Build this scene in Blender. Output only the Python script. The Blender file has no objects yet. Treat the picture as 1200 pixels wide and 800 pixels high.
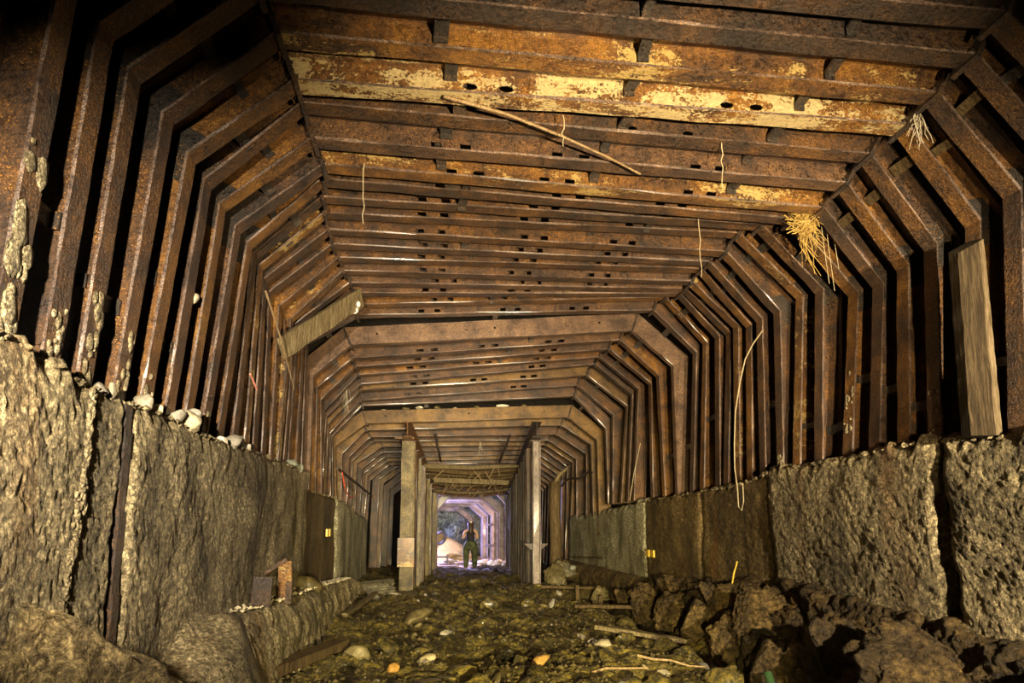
import bpy, bmesh, math, random
import numpy as np
from mathutils import Vector, Matrix, Euler, Quaternion
random.seed(7)
C = bpy.context.scene.collection
SC = bpy.context.scene
PI = math.pi

# ------------------------------------------------------------------ camera
cd = bpy.data.cameras.new('camera')
cd.sensor_width = 36.0
cd.lens = 24.0
cd.shift_y = 0.09
cd.clip_start = 0.05
cam = bpy.data.objects.new('camera', cd)
C.objects.link(cam)
cam.location = (0, 0, 1.35)
cam.rotation_euler = (math.radians(98.0), 0, math.radians(-6.707))
SC.camera = cam

# ------------------------------------------------------------------ world, exposure
w = bpy.data.worlds.new('world')
SC.world = w
w.use_nodes = True
bg = w.node_tree.nodes['Background']
bg.inputs[0].default_value = (0.05, 0.04, 0.03, 1)
bg.inputs[1].default_value = 0.02
SC.view_settings.view_transform = 'Standard'
SC.view_settings.look = 'None'
SC.view_settings.gamma = 1.0
SC.view_settings.exposure = -0.35
SC.view_settings.use_curve_mapping = False

# ------------------------------------------------------------------ lamps (hand torches by the camera, work lamp in the far chamber)
def spot(name, loc, target, power, deg, blend, col, rad=0.06):
    l = bpy.data.lights.new(name, 'SPOT')
    l.energy = power; l.color = col; l.spot_size = math.radians(deg); l.spot_blend = blend
    l.shadow_soft_size = rad
    o = bpy.data.objects.new(name, l); C.objects.link(o)
    o.location = loc
    d = Vector(target) - Vector(loc)
    o.rotation_euler = d.to_track_quat('-Z', 'Y').to_euler()
    return o
def point(name, loc, power, col, rad=0.08):
    l = bpy.data.lights.new(name, 'POINT')
    l.energy = power; l.color = col; l.shadow_soft_size = rad
    o = bpy.data.objects.new(name, l); C.objects.link(o)
    o.location = loc
    return o
spot('torch_roof', (1.6, -0.6, 1.3), (1.5, 9.0, 4.8), 9000, 58, 1.0, (1.0, 0.78, 0.45))
spot('torch_left', (-0.70, -0.6, 1.9), (-1.75, 9.0, 2.35), 6400, 49, 1.0, (1.0, 0.86, 0.62))
spot('torch_right', (2.85, -0.6, 1.9), (3.95, 8.0, 2.0), 6200, 62, 1.0, (1.0, 0.83, 0.54))
spot('torch_far', (1.0, -0.3, 2.5), (0.7, 16.0, 2.4), 7800, 32, 1.0, (1.0, 0.84, 0.56))
spot('torch_floor', (0.5, -0.4, 0.9), (1.0, 9.5, 0.2), 8500, 44, 1.0, (1.0, 0.84, 0.38))
point('chamber_lamp', (-0.9, 26.2, 2.1), 3200, (0.52, 0.46, 1.0))
point('chamber_lamp_low', (4.1, 26.6, 1.3), 420, (1.0, 0.62, 0.60))

# ------------------------------------------------------------------ numpy noise
def _hash(i, j, k, s):
    n = (i * 374761393 + j * 668265263 + k * 2147483647 + s * 974634777) & 0xffffffff
    n = ((n ^ (n >> 13)) * 1274126177) & 0xffffffff
    n = (n ^ (n >> 16)) & 0xffffffff
    return n.astype(np.float64) / 4294967295.0 * 2 - 1
def vnoise(p, seed=0):
    p = np.asarray(p, dtype=np.float64)
    i = np.floor(p).astype(np.int64); f = p - i
    u = f * f * f * (f * (f * 6 - 15) + 10)
    r = 0
    for dx in (0, 1):
        wx = u[:, 0] if dx else 1 - u[:, 0]
        for dy in (0, 1):
            wy = u[:, 1] if dy else 1 - u[:, 1]
            for dz in (0, 1):
                wz = u[:, 2] if dz else 1 - u[:, 2]
                r = r + wx * wy * wz * _hash(i[:, 0] + dx, i[:, 1] + dy, i[:, 2] + dz, seed)
    return r
def fbm(p, oct=4, seed=0, gain=0.5, billow=False):
    p = np.asarray(p, dtype=np.float64)
    a, t, r = 1.0, 0.0, 0
    for o in range(oct):
        n = vnoise(p * 2.03 ** o + o * 17.3, seed + o)
        r = r + a * (np.abs(n) * 2 - 0.6 if billow else n)
        t += a; a *= gain
    return r / t
def hn(seed, n):
    return np.random.RandomState(seed).rand(n)

# ------------------------------------------------------------------ object helpers
def tag(o, label=None, cat=None, group=None, kind=None):
    if label: o['label'] = label
    if cat: o['category'] = cat
    if group: o['group'] = group
    if kind: o['kind'] = kind
    return o
def thing(name, label, cat, loc=(0, 0, 0), group=None):
    o = bpy.data.objects.new(name, None); C.objects.link(o)
    o.location = loc; o.empty_display_size = 0.1
    return tag(o, label, cat, group)
def obj(name, me, mat=None, parent=None, loc=(0, 0, 0), smooth=False):
    if isinstance(me, bmesh.types.BMesh):
        bmesh.ops.recalc_face_normals(me, faces=me.faces)
        m = bpy.data.meshes.new(name); me.to_mesh(m); me.free(); me = m
    if smooth:
        me.polygons.foreach_set('use_smooth', [True] * len(me.polygons))
    if mat and not me.materials: me.materials.append(mat)
    o = bpy.data.objects.new(name, me); C.objects.link(o)
    o.location = loc
    if parent: o.parent = parent
    return o
def mesh_np(name, verts, faces):
    me = bpy.data.meshes.new(name)
    me.from_pydata([tuple(v) for v in verts], [], [tuple(int(q) for q in f) for f in faces])
    me.update()
    return me
def grid_faces(nu, nv, flip=False):
    i = np.arange((nu - 1) * (nv - 1)); a = (i // (nv - 1)) * nv + i % (nv - 1)
    f = np.stack([a, a + 1, a + nv + 1, a + nv], 1)
    return f[:, ::-1] if flip else f
def hexa(bm, pts):          # 8 points: 0-3 one end ring, 4-7 other end ring
    v = [bm.verts.new(p) for p in pts]
    for q in ((0, 1, 2, 3), (7, 6, 5, 4), (0, 4, 5, 1), (1, 5, 6, 2), (2, 6, 7, 3), (3, 7, 4, 0)):
        bm.faces.new([v[k] for k in q])
def box(bm, c, s, rot=None):
    c = Vector(c); pts = []
    for z in (-1, 1):
        for x, y in ((-1, -1), (1, -1), (1, 1), (-1, 1)):
            p = Vector((x * s[0] / 2, y * s[1] / 2, z * s[2] / 2))
            if rot: p = rot @ p
            pts.append(c + p)
    hexa(bm, pts)
def tube(bm, pts, r, n=6, r1=None, cap=True):
    pts = [Vector(p) for p in pts]; rings = []
    for i, p in enumerate(pts):
        d = (pts[min(i + 1, len(pts) - 1)] - pts[max(i - 1, 0)]).normalized()
        up = Vector((0, 0, 1)) if abs(d.z) < 0.9 else Vector((1, 0, 0))
        a = d.cross(up).normalized(); b = d.cross(a)
        rr = r if r1 is None else r + (r1 - r) * i / max(1, len(pts) - 1)
        rings.append([bm.verts.new(p + (a * math.cos(2 * PI * k / n) + b * math.sin(2 * PI * k / n)) * rr) for k in range(n)])
    for A, B in zip(rings, rings[1:]):
        for k in range(n):
            bm.faces.new((A[k], A[(k + 1) % n], B[(k + 1) % n], B[k]))
    if cap:
        bm.faces.new(rings[0][::-1]); bm.faces.new(rings[-1])
def plank(p0, p1, wid, thk, up=(0, 0, 1), n=10, seed=0, rough=0.006):
    """a weathered plank as a lofted box with uneven edges and ragged ends"""
    bm = bmesh.new(); p0 = Vector(p0); p1 = Vector(p1); d = (p1 - p0).normalized()
    u = Vector(up); a = d.cross(u).normalized(); b = a.cross(d).normalized()
    rs = np.random.RandomState(seed); prev = None
    for i in range(n + 1):
        p = p0.lerp(p1, i / n); ring = []
        for q, (sa, sb) in enumerate(((-1, -1), (0, -1.0), (1, -1), (1, 1), (0.1, 1.0), (-1, 1))):
            e = d * (rs.uniform(-1, 1) * 0.03 if i in (0, n) else 0)
            ring.append(bm.verts.new(p + a * (sa * wid / 2 + rs.uniform(-rough, rough)) + b * (sb * thk / 2 + rs.uniform(-rough, rough)) + e))
        if prev:
            for k in range(6): bm.faces.new((prev[k], prev[(k + 1) % 6], ring[(k + 1) % 6], ring[k]))
        else: bm.faces.new(ring[::-1])
        prev = ring
    bm.faces.new(prev)
    return bm

# ------------------------------------------------------------------ materials
def mat_base(name):
    m = bpy.data.materials.new(name); m.use_nodes = True
    nt = m.node_tree; b = nt.nodes['Principled BSDF']
    return m, nt, b
def N(nt, t, **kw):
    n = nt.nodes.new(t)
    for k, v in kw.items(): setattr(n, k, v)
    return n
def coords(nt, scale=(1, 1, 1)):
    g = N(nt, 'ShaderNodeNewGeometry'); mp = N(nt, 'ShaderNodeMapping')
    oi = N(nt, 'ShaderNodeObjectInfo')
    mul = N(nt, 'ShaderNodeVectorMath', operation='MULTIPLY')
    mul.inputs[1].default_value = scale
    nt.links.new(g.outputs['Position'], mul.inputs[0])
    add = N(nt, 'ShaderNodeVectorMath', operation='ADD')
    sc = N(nt, 'ShaderNodeMath', operation='MULTIPLY'); sc.inputs[1].default_value = 37.0
    nt.links.new(oi.outputs['Random'], sc.inputs[0])
    nt.links.new(mul.outputs[0], add.inputs[0]); nt.links.new(sc.outputs[0], add.inputs[1])
    return add.outputs[0]
def noise(nt, vec, scale, detail=6, rough=0.55, dist=0.0):
    n = N(nt, 'ShaderNodeTexNoise'); n.inputs['Scale'].default_value = scale
    n.inputs['Detail'].default_value = detail; n.inputs['Roughness'].default_value = rough
    n.inputs['Distortion'].default_value = dist
    nt.links.new(vec, n.inputs['Vector'])
    return n.outputs['Fac']
def ramp(nt, fac, stops, interp='LINEAR'):
    r = N(nt, 'ShaderNodeValToRGB'); e = r.color_ramp.elements; r.color_ramp.interpolation = interp
    while len(e) < len(stops): e.new(0.5)
    for k, (p, c) in enumerate(stops):
        e[k].position = p; e[k].color = (*c, 1) if len(c) == 3 else c
    nt.links.new(fac, r.inputs[0])
    return r.outputs[0]
def mix(nt, fac, a, b, mode='MIX'):
    m = N(nt, 'ShaderNodeMix', data_type='RGBA', blend_type=mode)
    for s, v in ((0, fac), (6, a), (7, b)):
        if isinstance(v, (int, float)): m.inputs[s].default_value = v
        elif isinstance(v, tuple): m.inputs[s].default_value = (*v, 1)
        else: nt.links.new(v, m.inputs[s])
    return m.outputs[2]
def mmath(nt, op, a, b):
    m = N(nt, 'ShaderNodeMath', operation=op)
    for s, v in ((0, a), (1, b)):
        if isinstance(v, (int, float)): m.inputs[s].default_value = v
        else: nt.links.new(v, m.inputs[s])
    return m.outputs[0]
def bump(nt, b, hs):
    prev = None
    for h, st, dist in hs:
        bp = N(nt, 'ShaderNodeBump'); bp.inputs['Strength'].default_value = st; bp.inputs['Distance'].default_value = dist
        nt.links.new(h, bp.inputs['Height'])
        if prev: nt.links.new(prev, bp.inputs['Normal'])
        prev = bp.outputs[0]
    nt.links.new(prev, b.inputs['Normal'])
def voro(nt, vec, scale, feature='F1', rnd=1.0):
    v = N(nt, 'ShaderNodeTexVoronoi', feature=feature); v.inputs['Scale'].default_value = scale
    v.inputs['Randomness'].default_value = rnd
    nt.links.new(vec, v.inputs['Vector'])
    return v.outputs['Distance']

def rust(name, dark, mid, hot, paint=0.0, paintcol=(0.62, 0.46, 0.2), wet=0.35, fleck=(0.62, 0.27, 0.03)):
    m, nt, b = mat_base(name)
    v = coords(nt)
    n1 = noise(nt, v, 2.6, 9, 0.66, 0.5)
    n2 = noise(nt, v, 30, 6, 0.72)
    n3 = noise(nt, v, 130, 3, 0.65)
    s = mmath(nt, 'ADD', mmath(nt, 'MULTIPLY', n1, 0.58), mmath(nt, 'MULTIPLY', n2, 0.42))
    col = ramp(nt, s, [(0.40, dark), (0.51, mid), (0.64, hot)])
    col = mix(nt, 0.9, col, ramp(nt, n3, [(0.38, (0.25, 0.22, 0.2)), (0.62, (1.5, 1.4, 1.25))]), 'MULTIPLY')
    if paint > 0:
        vp = coords(nt, (0.45, 1, 1))
        n4 = noise(nt, vp, 3.4, 9, 0.72, 0.3)
        n5 = noise(nt, v, 45, 4, 0.65)
        f = mmath(nt, 'ADD', n4, mmath(nt, 'MULTIPLY', n5, 0.35))
        th = 0.80 - 0.16 * paint
        f = ramp(nt, f, [(th, (0, 0, 0)), (th + 0.02, (1, 1, 1))])
        col = mix(nt, f, col, mix(nt, 0.6, paintcol, ramp(nt, n2, [(0.35, (0.5, 0.42, 0.3)), (0.6, (1.15, 1.1, 1.0))]), 'MULTIPLY'))
    d = voro(nt, v, 55)
    fl = mmath(nt, 'MULTIPLY', ramp(nt, d, [(0.16, (1, 1, 1)), (0.24, (0, 0, 0))]), ramp(nt, n1, [(0.44, (0.1,) * 3), (0.58, (0.9,) * 3)]))
    col = mix(nt, fl, col, fleck)
    nt.links.new(col, b.inputs['Base Color'])
    r = ramp(nt, n2, [(0.38, (0.28,) * 3), (0.62, (0.75,) * 3)])
    nt.links.new(r, b.inputs['Roughness'])
    b.inputs['Metallic'].default_value = 0.1
    b.inputs['Specular IOR Level'].default_value = 0.5 + wet
    b.inputs['Coat Weight'].default_value = wet
    nt.links.new(ramp(nt, n3, [(0.4, (0.12,) * 3), (0.6, (0.45,) * 3)]), b.inputs['Coat Roughness'])
    bump(nt, b, [(n1, 0.35, 0.03), (n2, 1.0, 0.03), (n3, 0.6, 0.014), (d, 0.4, 0.012)])
    return m
M = {}
M['rust_brown'] = rust('rust_brown', (0.014, 0.0065, 0.003), (0.085, 0.036, 0.008), (0.25, 0.108, 0.013))
M['rust_dark'] = rust('rust_dark', (0.010, 0.006, 0.004), (0.042, 0.020, 0.008), (0.12, 0.053, 0.012), fleck=(0.36, 0.15, 0.02))
M['rust_orange'] = rust('rust_orange', (0.035, 0.014, 0.003), (0.19, 0.080, 0.008), (0.46, 0.22, 0.018))
M['rust_paint'] = rust('rust_paint', (0.05, 0.019, 0.004), (0.23, 0.098, 0.010), (0.48, 0.24, 0.025), paint=0.85, paintcol=(0.66, 0.53, 0.28))
M['rust_fleck'] = rust('rust_fleck', (0.035, 0.014, 0.003), (0.18, 0.075, 0.008), (0.42, 0.20, 0.018), paint=0.42, paintcol=(0.56, 0.40, 0.14))
M['rust_purple'] = rust('rust_purple', (0.018, 0.009, 0.006), (0.095, 0.046, 0.021), (0.24, 0.122, 0.045))
M['rust_tan'] = rust('rust_tan', (0.06, 0.030, 0.009), (0.20, 0.112, 0.026), (0.35, 0.205, 0.05))
M['steel_wet'] = rust('steel_wet', (0.04, 0.028, 0.010), (0.17, 0.13, 0.05), (0.40, 0.32, 0.14), wet=0.5, fleck=(0.7, 0.62, 0.34))
M['steel_grey'] = rust('steel_grey', (0.07, 0.052, 0.045), (0.22, 0.18, 0.16), (0.42, 0.36, 0.32), fleck=(0.6, 0.5, 0.42))
M['edge_glint'] = rust('edge_glint', (0.035, 0.018, 0.012), (0.16, 0.10, 0.075), (0.40, 0.30, 0.26), wet=0.7)  # paler near edges of the flanges: the shiny edge highlight put into the colour
M['iron_black'] = rust('iron_black', (0.010, 0.007, 0.005), (0.03, 0.02, 0.012), (0.08, 0.045, 0.02))

def concrete(name, pale, mid, dark, stain=(0.30, 0.12, 0.02), stain_amt=0.4, lump=26, strength=1.0):
    m, nt, b = mat_base(name)
    v = coords(nt)
    vs = coords(nt, (1, 1, 0.16))
    n1 = noise(nt, v, 1.5, 6, 0.62, 0.4)
    ns = noise(nt, vs, 2.6, 6, 0.6, 0.3)
    n2 = noise(nt, v, lump, 6, 0.7)
    n3 = noise(nt, v, 110, 3, 0.65)
    s = mmath(nt, 'ADD', mmath(nt, 'MULTIPLY', n1, 0.5), mmath(nt, 'MULTIPLY', ns, 0.5))
    col = ramp(nt, s, [(0.38, dark), (0.5, mid), (0.60, pale)])
    col = mix(nt, 0.9, col, ramp(nt, n2, [(0.40, (0.28, 0.25, 0.2)), (0.58, (1.25, 1.22, 1.1))]), 'MULTIPLY')
    col = mix(nt, 0.6, col, ramp(nt, n3, [(0.38, (0.4, 0.38, 0.34)), (0.6, (1.3, 1.28, 1.2))]), 'MULTIPLY')
    vs2 = coords(nt, (1, 1, 0.22))
    st = noise(nt, vs2, 1.7, 5, 0.55, 0.2)
    f = ramp(nt, st, [(0.58, (0, 0, 0)), (0.70, (stain_amt,) * 3)])
    col = mix(nt, f, col, stain)
    nt.links.new(col, b.inputs['Base Color'])
    wob = N(nt, 'ShaderNodeTexNoise'); wob.inputs['Scale'].default_value = lump * 0.8; wob.inputs['Detail'].default_value = 4
    nt.links.new(v, wob.inputs['Vector'])
    wsc = N(nt, 'ShaderNodeVectorMath', operation='SCALE'); wsc.inputs['Scale'].default_value = 3.2 / lump
    nt.links.new(wob.outputs['Color'], wsc.inputs[0])
    wad = N(nt, 'ShaderNodeVectorMath', operation='ADD'); nt.links.new(v, wad.inputs[0]); nt.links.new(wsc.outputs[0], wad.inputs[1])
    vw = wad.outputs[0]
    gr = voro(nt, vw, lump * 1.1, 'F1')
    col = mix(nt, 0.6, col, ramp(nt, gr, [(0.30, (1.2, 1.18, 1.12)), (0.66, (0.3, 0.26, 0.2))]), 'MULTIPLY')
    nt.links.new(col, b.inputs['Base Color'])
    nt.links.new(ramp(nt, n2, [(0.38, (0.3,) * 3), (0.6, (0.7,) * 3)]), b.inputs['Roughness'])
    bump(nt, b, [(n2, 1.0 * strength, 0.10), (gr, 0.8 * strength, 0.012), (n3, 0.7 * strength, 0.014)])
    return m
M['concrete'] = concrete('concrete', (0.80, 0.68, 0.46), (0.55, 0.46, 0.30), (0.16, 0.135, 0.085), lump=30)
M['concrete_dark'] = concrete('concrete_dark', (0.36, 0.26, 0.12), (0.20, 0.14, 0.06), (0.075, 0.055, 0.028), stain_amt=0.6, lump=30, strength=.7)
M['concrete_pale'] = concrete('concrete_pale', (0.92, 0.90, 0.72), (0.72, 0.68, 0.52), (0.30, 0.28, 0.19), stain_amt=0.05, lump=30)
M['lime_crust'] = concrete('lime_crust', (0.85, 0.76, 0.56), (0.66, 0.56, 0.38), (0.34, 0.27, 0.16), stain_amt=0.1, lump=40)
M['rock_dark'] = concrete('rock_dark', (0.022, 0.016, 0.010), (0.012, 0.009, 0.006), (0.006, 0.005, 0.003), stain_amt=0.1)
M['boulder'] = concrete('boulder', (0.26, 0.175, 0.065), (0.11, 0.072, 0.028), (0.03, 0.021, 0.010), stain=(0.34, 0.18, 0.02), stain_amt=0.5, lump=18, strength=1.0)

def mud(name):
    m, nt, b = mat_base(name)
    v = coords(nt)
    n1 = noise(nt, v, 1.4, 8, 0.66, 0.6)
    n2 = noise(nt, v, 16, 7, 0.72)
    n3 = noise(nt, v, 70, 3, 0.65)
    s = mmath(nt, 'ADD', mmath(nt, 'MULTIPLY', n1, 0.5), mmath(nt, 'MULTIPLY', n2, 0.5))
    col = ramp(nt, s, [(0.42, (0.014, 0.011, 0.004)), (0.50, (0.085, 0.065, 0.014)), (0.58, (0.34, 0.25, 0.035))])
    col = mix(nt, 0.8, col, ramp(nt, n3, [(0.38, (0.3, 0.3, 0.3)), (0.62, (1.5, 1.45, 1.3))]), 'MULTIPLY')
    nt.links.new(col, b.inputs['Base Color'])
    nt.links.new(ramp(nt, n1, [(0.42, (0.25,) * 3), (0.6, (0.6,) * 3)]), b.inputs['Roughness'])
    b.inputs['Specular IOR Level'].default_value = 0.7
    b.inputs['Coat Weight'].default_value = 0.6
    nt.links.new(ramp(nt, n3, [(0.4, (0.1,) * 3), (0.6, (0.4,) * 3)]), b.inputs['Coat Roughness'])
    bump(nt, b, [(n2, 1.0, 0.09), (n3, 0.8, 0.025)])
    return m
M['mud'] = mud('mud')
def stone(name, c0, c1, rough=0.5, lump=14):
    m, nt, b = mat_base(name)
    v = coords(nt)
    n1 = noise(nt, v, 5, 6, 0.6); n2 = noise(nt, v, lump * 3, 5, 0.6)
    s = mmath(nt, 'ADD', mmath(nt, 'MULTIPLY', n1, 0.6), mmath(nt, 'MULTIPLY', n2, 0.4))
    oi = N(nt, 'ShaderNodeObjectInfo')
    col = ramp(nt, s, [(0.36, c0), (0.64, c1)])
    col = mix(nt, 0.8, col, ramp(nt, oi.outputs['Random'], [(0.0, (0.55, 0.5, 0.4)), (0.5, (1.0, 0.85, 0.55)), (1.0, (1.25, 1.2, 1.05))]), 'MULTIPLY')
    nt.links.new(col, b.inputs['Base Color'])
    b.inputs['Roughness'].default_value = rough
    bump(nt, b, [(n1, 0.4, 0.04), (n2, 0.6, 0.02)])
    return m
M['stone'] = stone('stone', (0.05, 0.042, 0.022), (0.20, 0.165, 0.085), 0.42)
M['stone_pale'] = stone('stone_pale', (0.34, 0.31, 0.24), (0.66, 0.60, 0.46), 0.6)
M['stone_white'] = stone('stone_white', (0.55, 0.53, 0.5), (0.85, 0.82, 0.78), 0.6)
M['stone_grey'] = stone('stone_grey', (0.17, 0.16, 0.15), (0.38, 0.36, 0.33), 0.5)
M['stone_blue'] = stone('stone_blue', (0.16, 0.20, 0.22), (0.40, 0.46, 0.46), 0.5)
M['stone_ochre'] = stone('stone_ochre', (0.30, 0.17, 0.05), (0.62, 0.40, 0.14), 0.45)
def wood(name, c0, c1, c2, axis_scale=(6, 6, 0.7), rough=0.7):
    m, nt, b = mat_base(name)
    tc = N(nt, 'ShaderNodeTexCoord')
    mul = N(nt, 'ShaderNodeVectorMath', operation='MULTIPLY'); mul.inputs[1].default_value = axis_scale
    nt.links.new(tc.outputs['Object'], mul.inputs[0]); v = mul.outputs[0]
    n1 = noise(nt, v, 6, 7, 0.65, 0.4); n2 = noise(nt, v, 22, 4, 0.6)
    s = mmath(nt, 'ADD', mmath(nt, 'MULTIPLY', n1, 0.6), mmath(nt, 'MULTIPLY', n2, 0.4))
    nt.links.new(ramp(nt, s, [(0.36, c0), (0.5, c1), (0.64, c2)]), b.inputs['Base Color'])
    b.inputs['Roughness'].default_value = rough
    b.inputs['Specular IOR Level'].default_value = 0.15
    bump(nt, b, [(n1, 0.8, 0.02), (n2, 0.6, 0.01)])
    return m
M['wood_grey'] = wood('wood_grey', (0.06, 0.044, 0.022), (0.16, 0.12, 0.062), (0.30, 0.235, 0.13))
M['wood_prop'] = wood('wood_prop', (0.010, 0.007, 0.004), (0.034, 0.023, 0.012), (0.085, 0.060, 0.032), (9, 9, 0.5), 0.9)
M['wood_lit_side'] = wood('wood_lit_side', (0.06, 0.04, 0.02), (0.14, 0.10, 0.055), (0.24, 0.18, 0.11))  # brighter side face of the timber prop, its lighting put into the colour
M['wood_dark'] = wood('wood_dark', (0.03, 0.02, 0.01), (0.09, 0.06, 0.028), (0.18, 0.12, 0.05))
M['wood_pale'] = wood('wood_pale', (0.14, 0.09, 0.045), (0.28, 0.19, 0.10), (0.46, 0.34, 0.2))
def plain(name, col, rough=0.6, var=0.25, scale=30, metallic=0.0, spec=0.5):
    m, nt, b = mat_base(name)
    v = coords(nt); n1 = noise(nt, v, scale, 4, 0.6)
    lo = tuple(c * (1 - var) for c in col); hi = tuple(min(1, c * (1 + var)) for c in col)
    nt.links.new(ramp(nt, n1, [(0.35, lo), (0.65, hi)]), b.inputs['Base Color'])
    b.inputs['Roughness'].default_value = rough; b.inputs['Metallic'].default_value = metallic
    b.inputs['Specular IOR Level'].default_value = spec
    bump(nt, b, [(n1, 0.3, 0.006)])
    return m
M['straw'] = plain('straw', (0.42, 0.27, 0.07), 0.7)
M['root'] = plain('root', (0.52, 0.45, 0.33), 0.8)
M['string_pale'] = plain('string_pale', (0.40, 0.33, 0.2), 0.8)
M['red_plastic'] = plain('red_plastic', (0.65, 0.10, 0.05), 0.45)
M['pink_plastic'] = plain('pink_plastic', (0.75, 0.28, 0.2), 0.45)
M['white_fungus'] = plain('white_fungus', (0.85, 0.82, 0.74), 0.8)
M['yellow_reflector'] = plain('yellow_reflector', (0.85, 0.52, 0.06), 0.35)
M['yellow_paint'] = plain('yellow_paint', (0.80, 0.55, 0.08), 0.5)
M['skin'] = plain('skin', (0.62, 0.37, 0.22), 0.55, 0.08)
M['hair'] = plain('hair', (0.045, 0.020, 0.010), 0.5, 0.4, 80)
M['black_cloth'] = plain('black_cloth', (0.016, 0.016, 0.024), 0.85)
M['camo_cloth'] = plain('camo_cloth', (0.055, 0.066, 0.024), 0.85, 0.75, 9)
M['boot_leather'] = plain('boot_leather', (0.05, 0.035, 0.02), 0.6)
M['rubber'] = plain('rubber', (0.06, 0.06, 0.065), 0.5)
M['gravel_yellow'] = stone('gravel_yellow', (0.36, 0.27, 0.09), (0.60, 0.47, 0.18), 0.8)
M['rock_blue'] = concrete('rock_blue', (0.50, 0.62, 0.68), (0.32, 0.42, 0.48), (0.14, 0.18, 0.21), stain=(0.35, 0.2, 0.1), stain_amt=0.4, lump=9)
M['chamber_steel'] = rust('chamber_steel', (0.15, 0.13, 0.14), (0.36, 0.32, 0.35), (0.58, 0.53, 0.56), fleck=(0.5, 0.45, 0.45))
M['chamber_ground'] = stone('chamber_ground', (0.25, 0.19, 0.14), (0.62, 0.52, 0.45), 0.7)
def water():
    m, nt, b = mat_base('gutter_water')
    b.inputs['Base Color'].default_value = (0.012, 0.010, 0.005, 1)
    b.inputs['Roughness'].default_value = 0.06
    b.inputs['Specular IOR Level'].default_value = 0.6
    v = coords(nt); bump(nt, b, [(noise(nt, v, 9, 3, 0.5), 0.15, 0.02)])
    return m
M['gutter_water'] = water()
def glass_green():
    m, nt, b = mat_base('bottle_glass')
    b.inputs['Base Color'].default_value = (0.07, 0.15, 0.06, 1)
    b.inputs['Roughness'].default_value = 0.12
    b.inputs['Transmission Weight'].default_value = 0.5
    return m
M['bottle_glass'] = glass_green()

# ================================================================== SETTING: walls, floor, rock
ZL = [(2.0, 2.13), (3.1, 2.11), (3.5, 2.06), (4.6, 2.07), (5.5, 2.05), (6.8, 2.09), (9.0, 2.13), (9.9, 2.11), (9.95, 1.92), (10.6, 1.90), (13.3, 1.93), (19.2, 1.58), (24.5, 1.5)]
ZR = [(2.0, 2.0), (4.0, 1.95), (5.0, 2.04), (6.0, 2.02), (7.4, 2.02), (8.2, 1.93), (9.7, 1.90), (12.2, 1.86), (15.9, 1.70), (19.1, 1.70)]
def wall_section(name, side, y0, y1, xface, ztab, zbot, mat, parent, seed=0, amp=0.03, lump=0.02, lean=0.0, rag=0.03, step=1.0):
    """one cast length of the side wall: displaced front, ragged top, returned ends and a top shelf"""
    n = max(12, int(math.log(y1 / y0) / (0.0048 * step)))
    ys = y0 * (y1 / y0) ** np.linspace(0, 1, n)
    zt = np.interp(ys, [a for a, _ in ztab], [b for _, b in ztab])
    zt = zt + rag * vnoise(np.stack([ys * 6, ys * 0 + seed, ys * 0], 1), seed) + rag * 0.7 * vnoise(np.stack([ys * 19, ys * 0 + seed, ys * 0], 1), seed)
    nz = int(120 / step)
    V = np.linspace(0, 1, nz)
    Y = np.repeat(ys[:, None], nz, 1); Z = zbot + (zt[:, None] - zbot) * V[None]
    P = np.stack([Y * 0 + seed * 3.1, Y, Z], -1).reshape(-1, 3)
    dsp = amp * fbm(P * np.array([1, 1.3, 1.3]), 5, seed) + lump * 0.25 * fbm(P * 9.0, 3, seed + 5, 0.6) - lump * 0.42 * fbm(P * 20, 3, seed + 9, 0.7, True)
    dsp = dsp.reshape(n, nz)
    edge = np.minimum(1, np.minimum(np.arange(n), np.arange(n)[::-1]) / 3.0)[:, None]
    top = np.clip((1 - V) / 0.03, 0, 1)[None]
    dsp = dsp - (1 - edge) * 0.03 - (1 - top) * 0.03
    ci = np.arange(n)
    for e_, sg in ((ci, 0), (ci[::-1], 1)):
        w_ = np.clip(1 - e_ / (0.12 * n), 0, 1)[:, None]
        zz_ = Z[0] if sg == 0 else Z[-1]
        jag = 0.035 * vnoise(np.stack([zz_ * 3.1, zz_ * 0 + seed + sg * 9, zz_ * 0], 1), seed) + 0.02 * vnoise(np.stack([zz_ * 11, zz_ * 0 + seed + sg * 9, zz_ * 0], 1), seed)
        Y = Y + w_ ** 2 * jag[None]
    X = xface - side * (dsp + lean * (1 - V)[None] * 1.0)
    rows = [np.stack([X, Y, Z], -1)]
    shelf = []
    for dx, dz in ((0.1, 0.01), (0.3, 0.0), (0.75, 0.02)):
        q = rows[0][:, -1].copy(); q[:, 0] = xface + side * dx; q[:, 2] += dz + 0.03 * vnoise(np.stack([ys * 9, ys * 0 + dx * 9, ys * 0], 1), seed)
        shelf.append(q[:, None])
    G = np.concatenate(rows + shelf, 1)
    a = G[:1].copy(); a[..., 0] = xface + side * 0.4; b = G[-1:].copy(); b[..., 0] = xface + side * 0.4
    G = np.concatenate([a, G, b], 0)
    me = mesh_np(name, G.reshape(-1, 3), grid_faces(G.shape[0], G.shape[1], flip=(side < 0)))
    o = obj(name, me, mat, parent, smooth=True)
    return o

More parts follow.
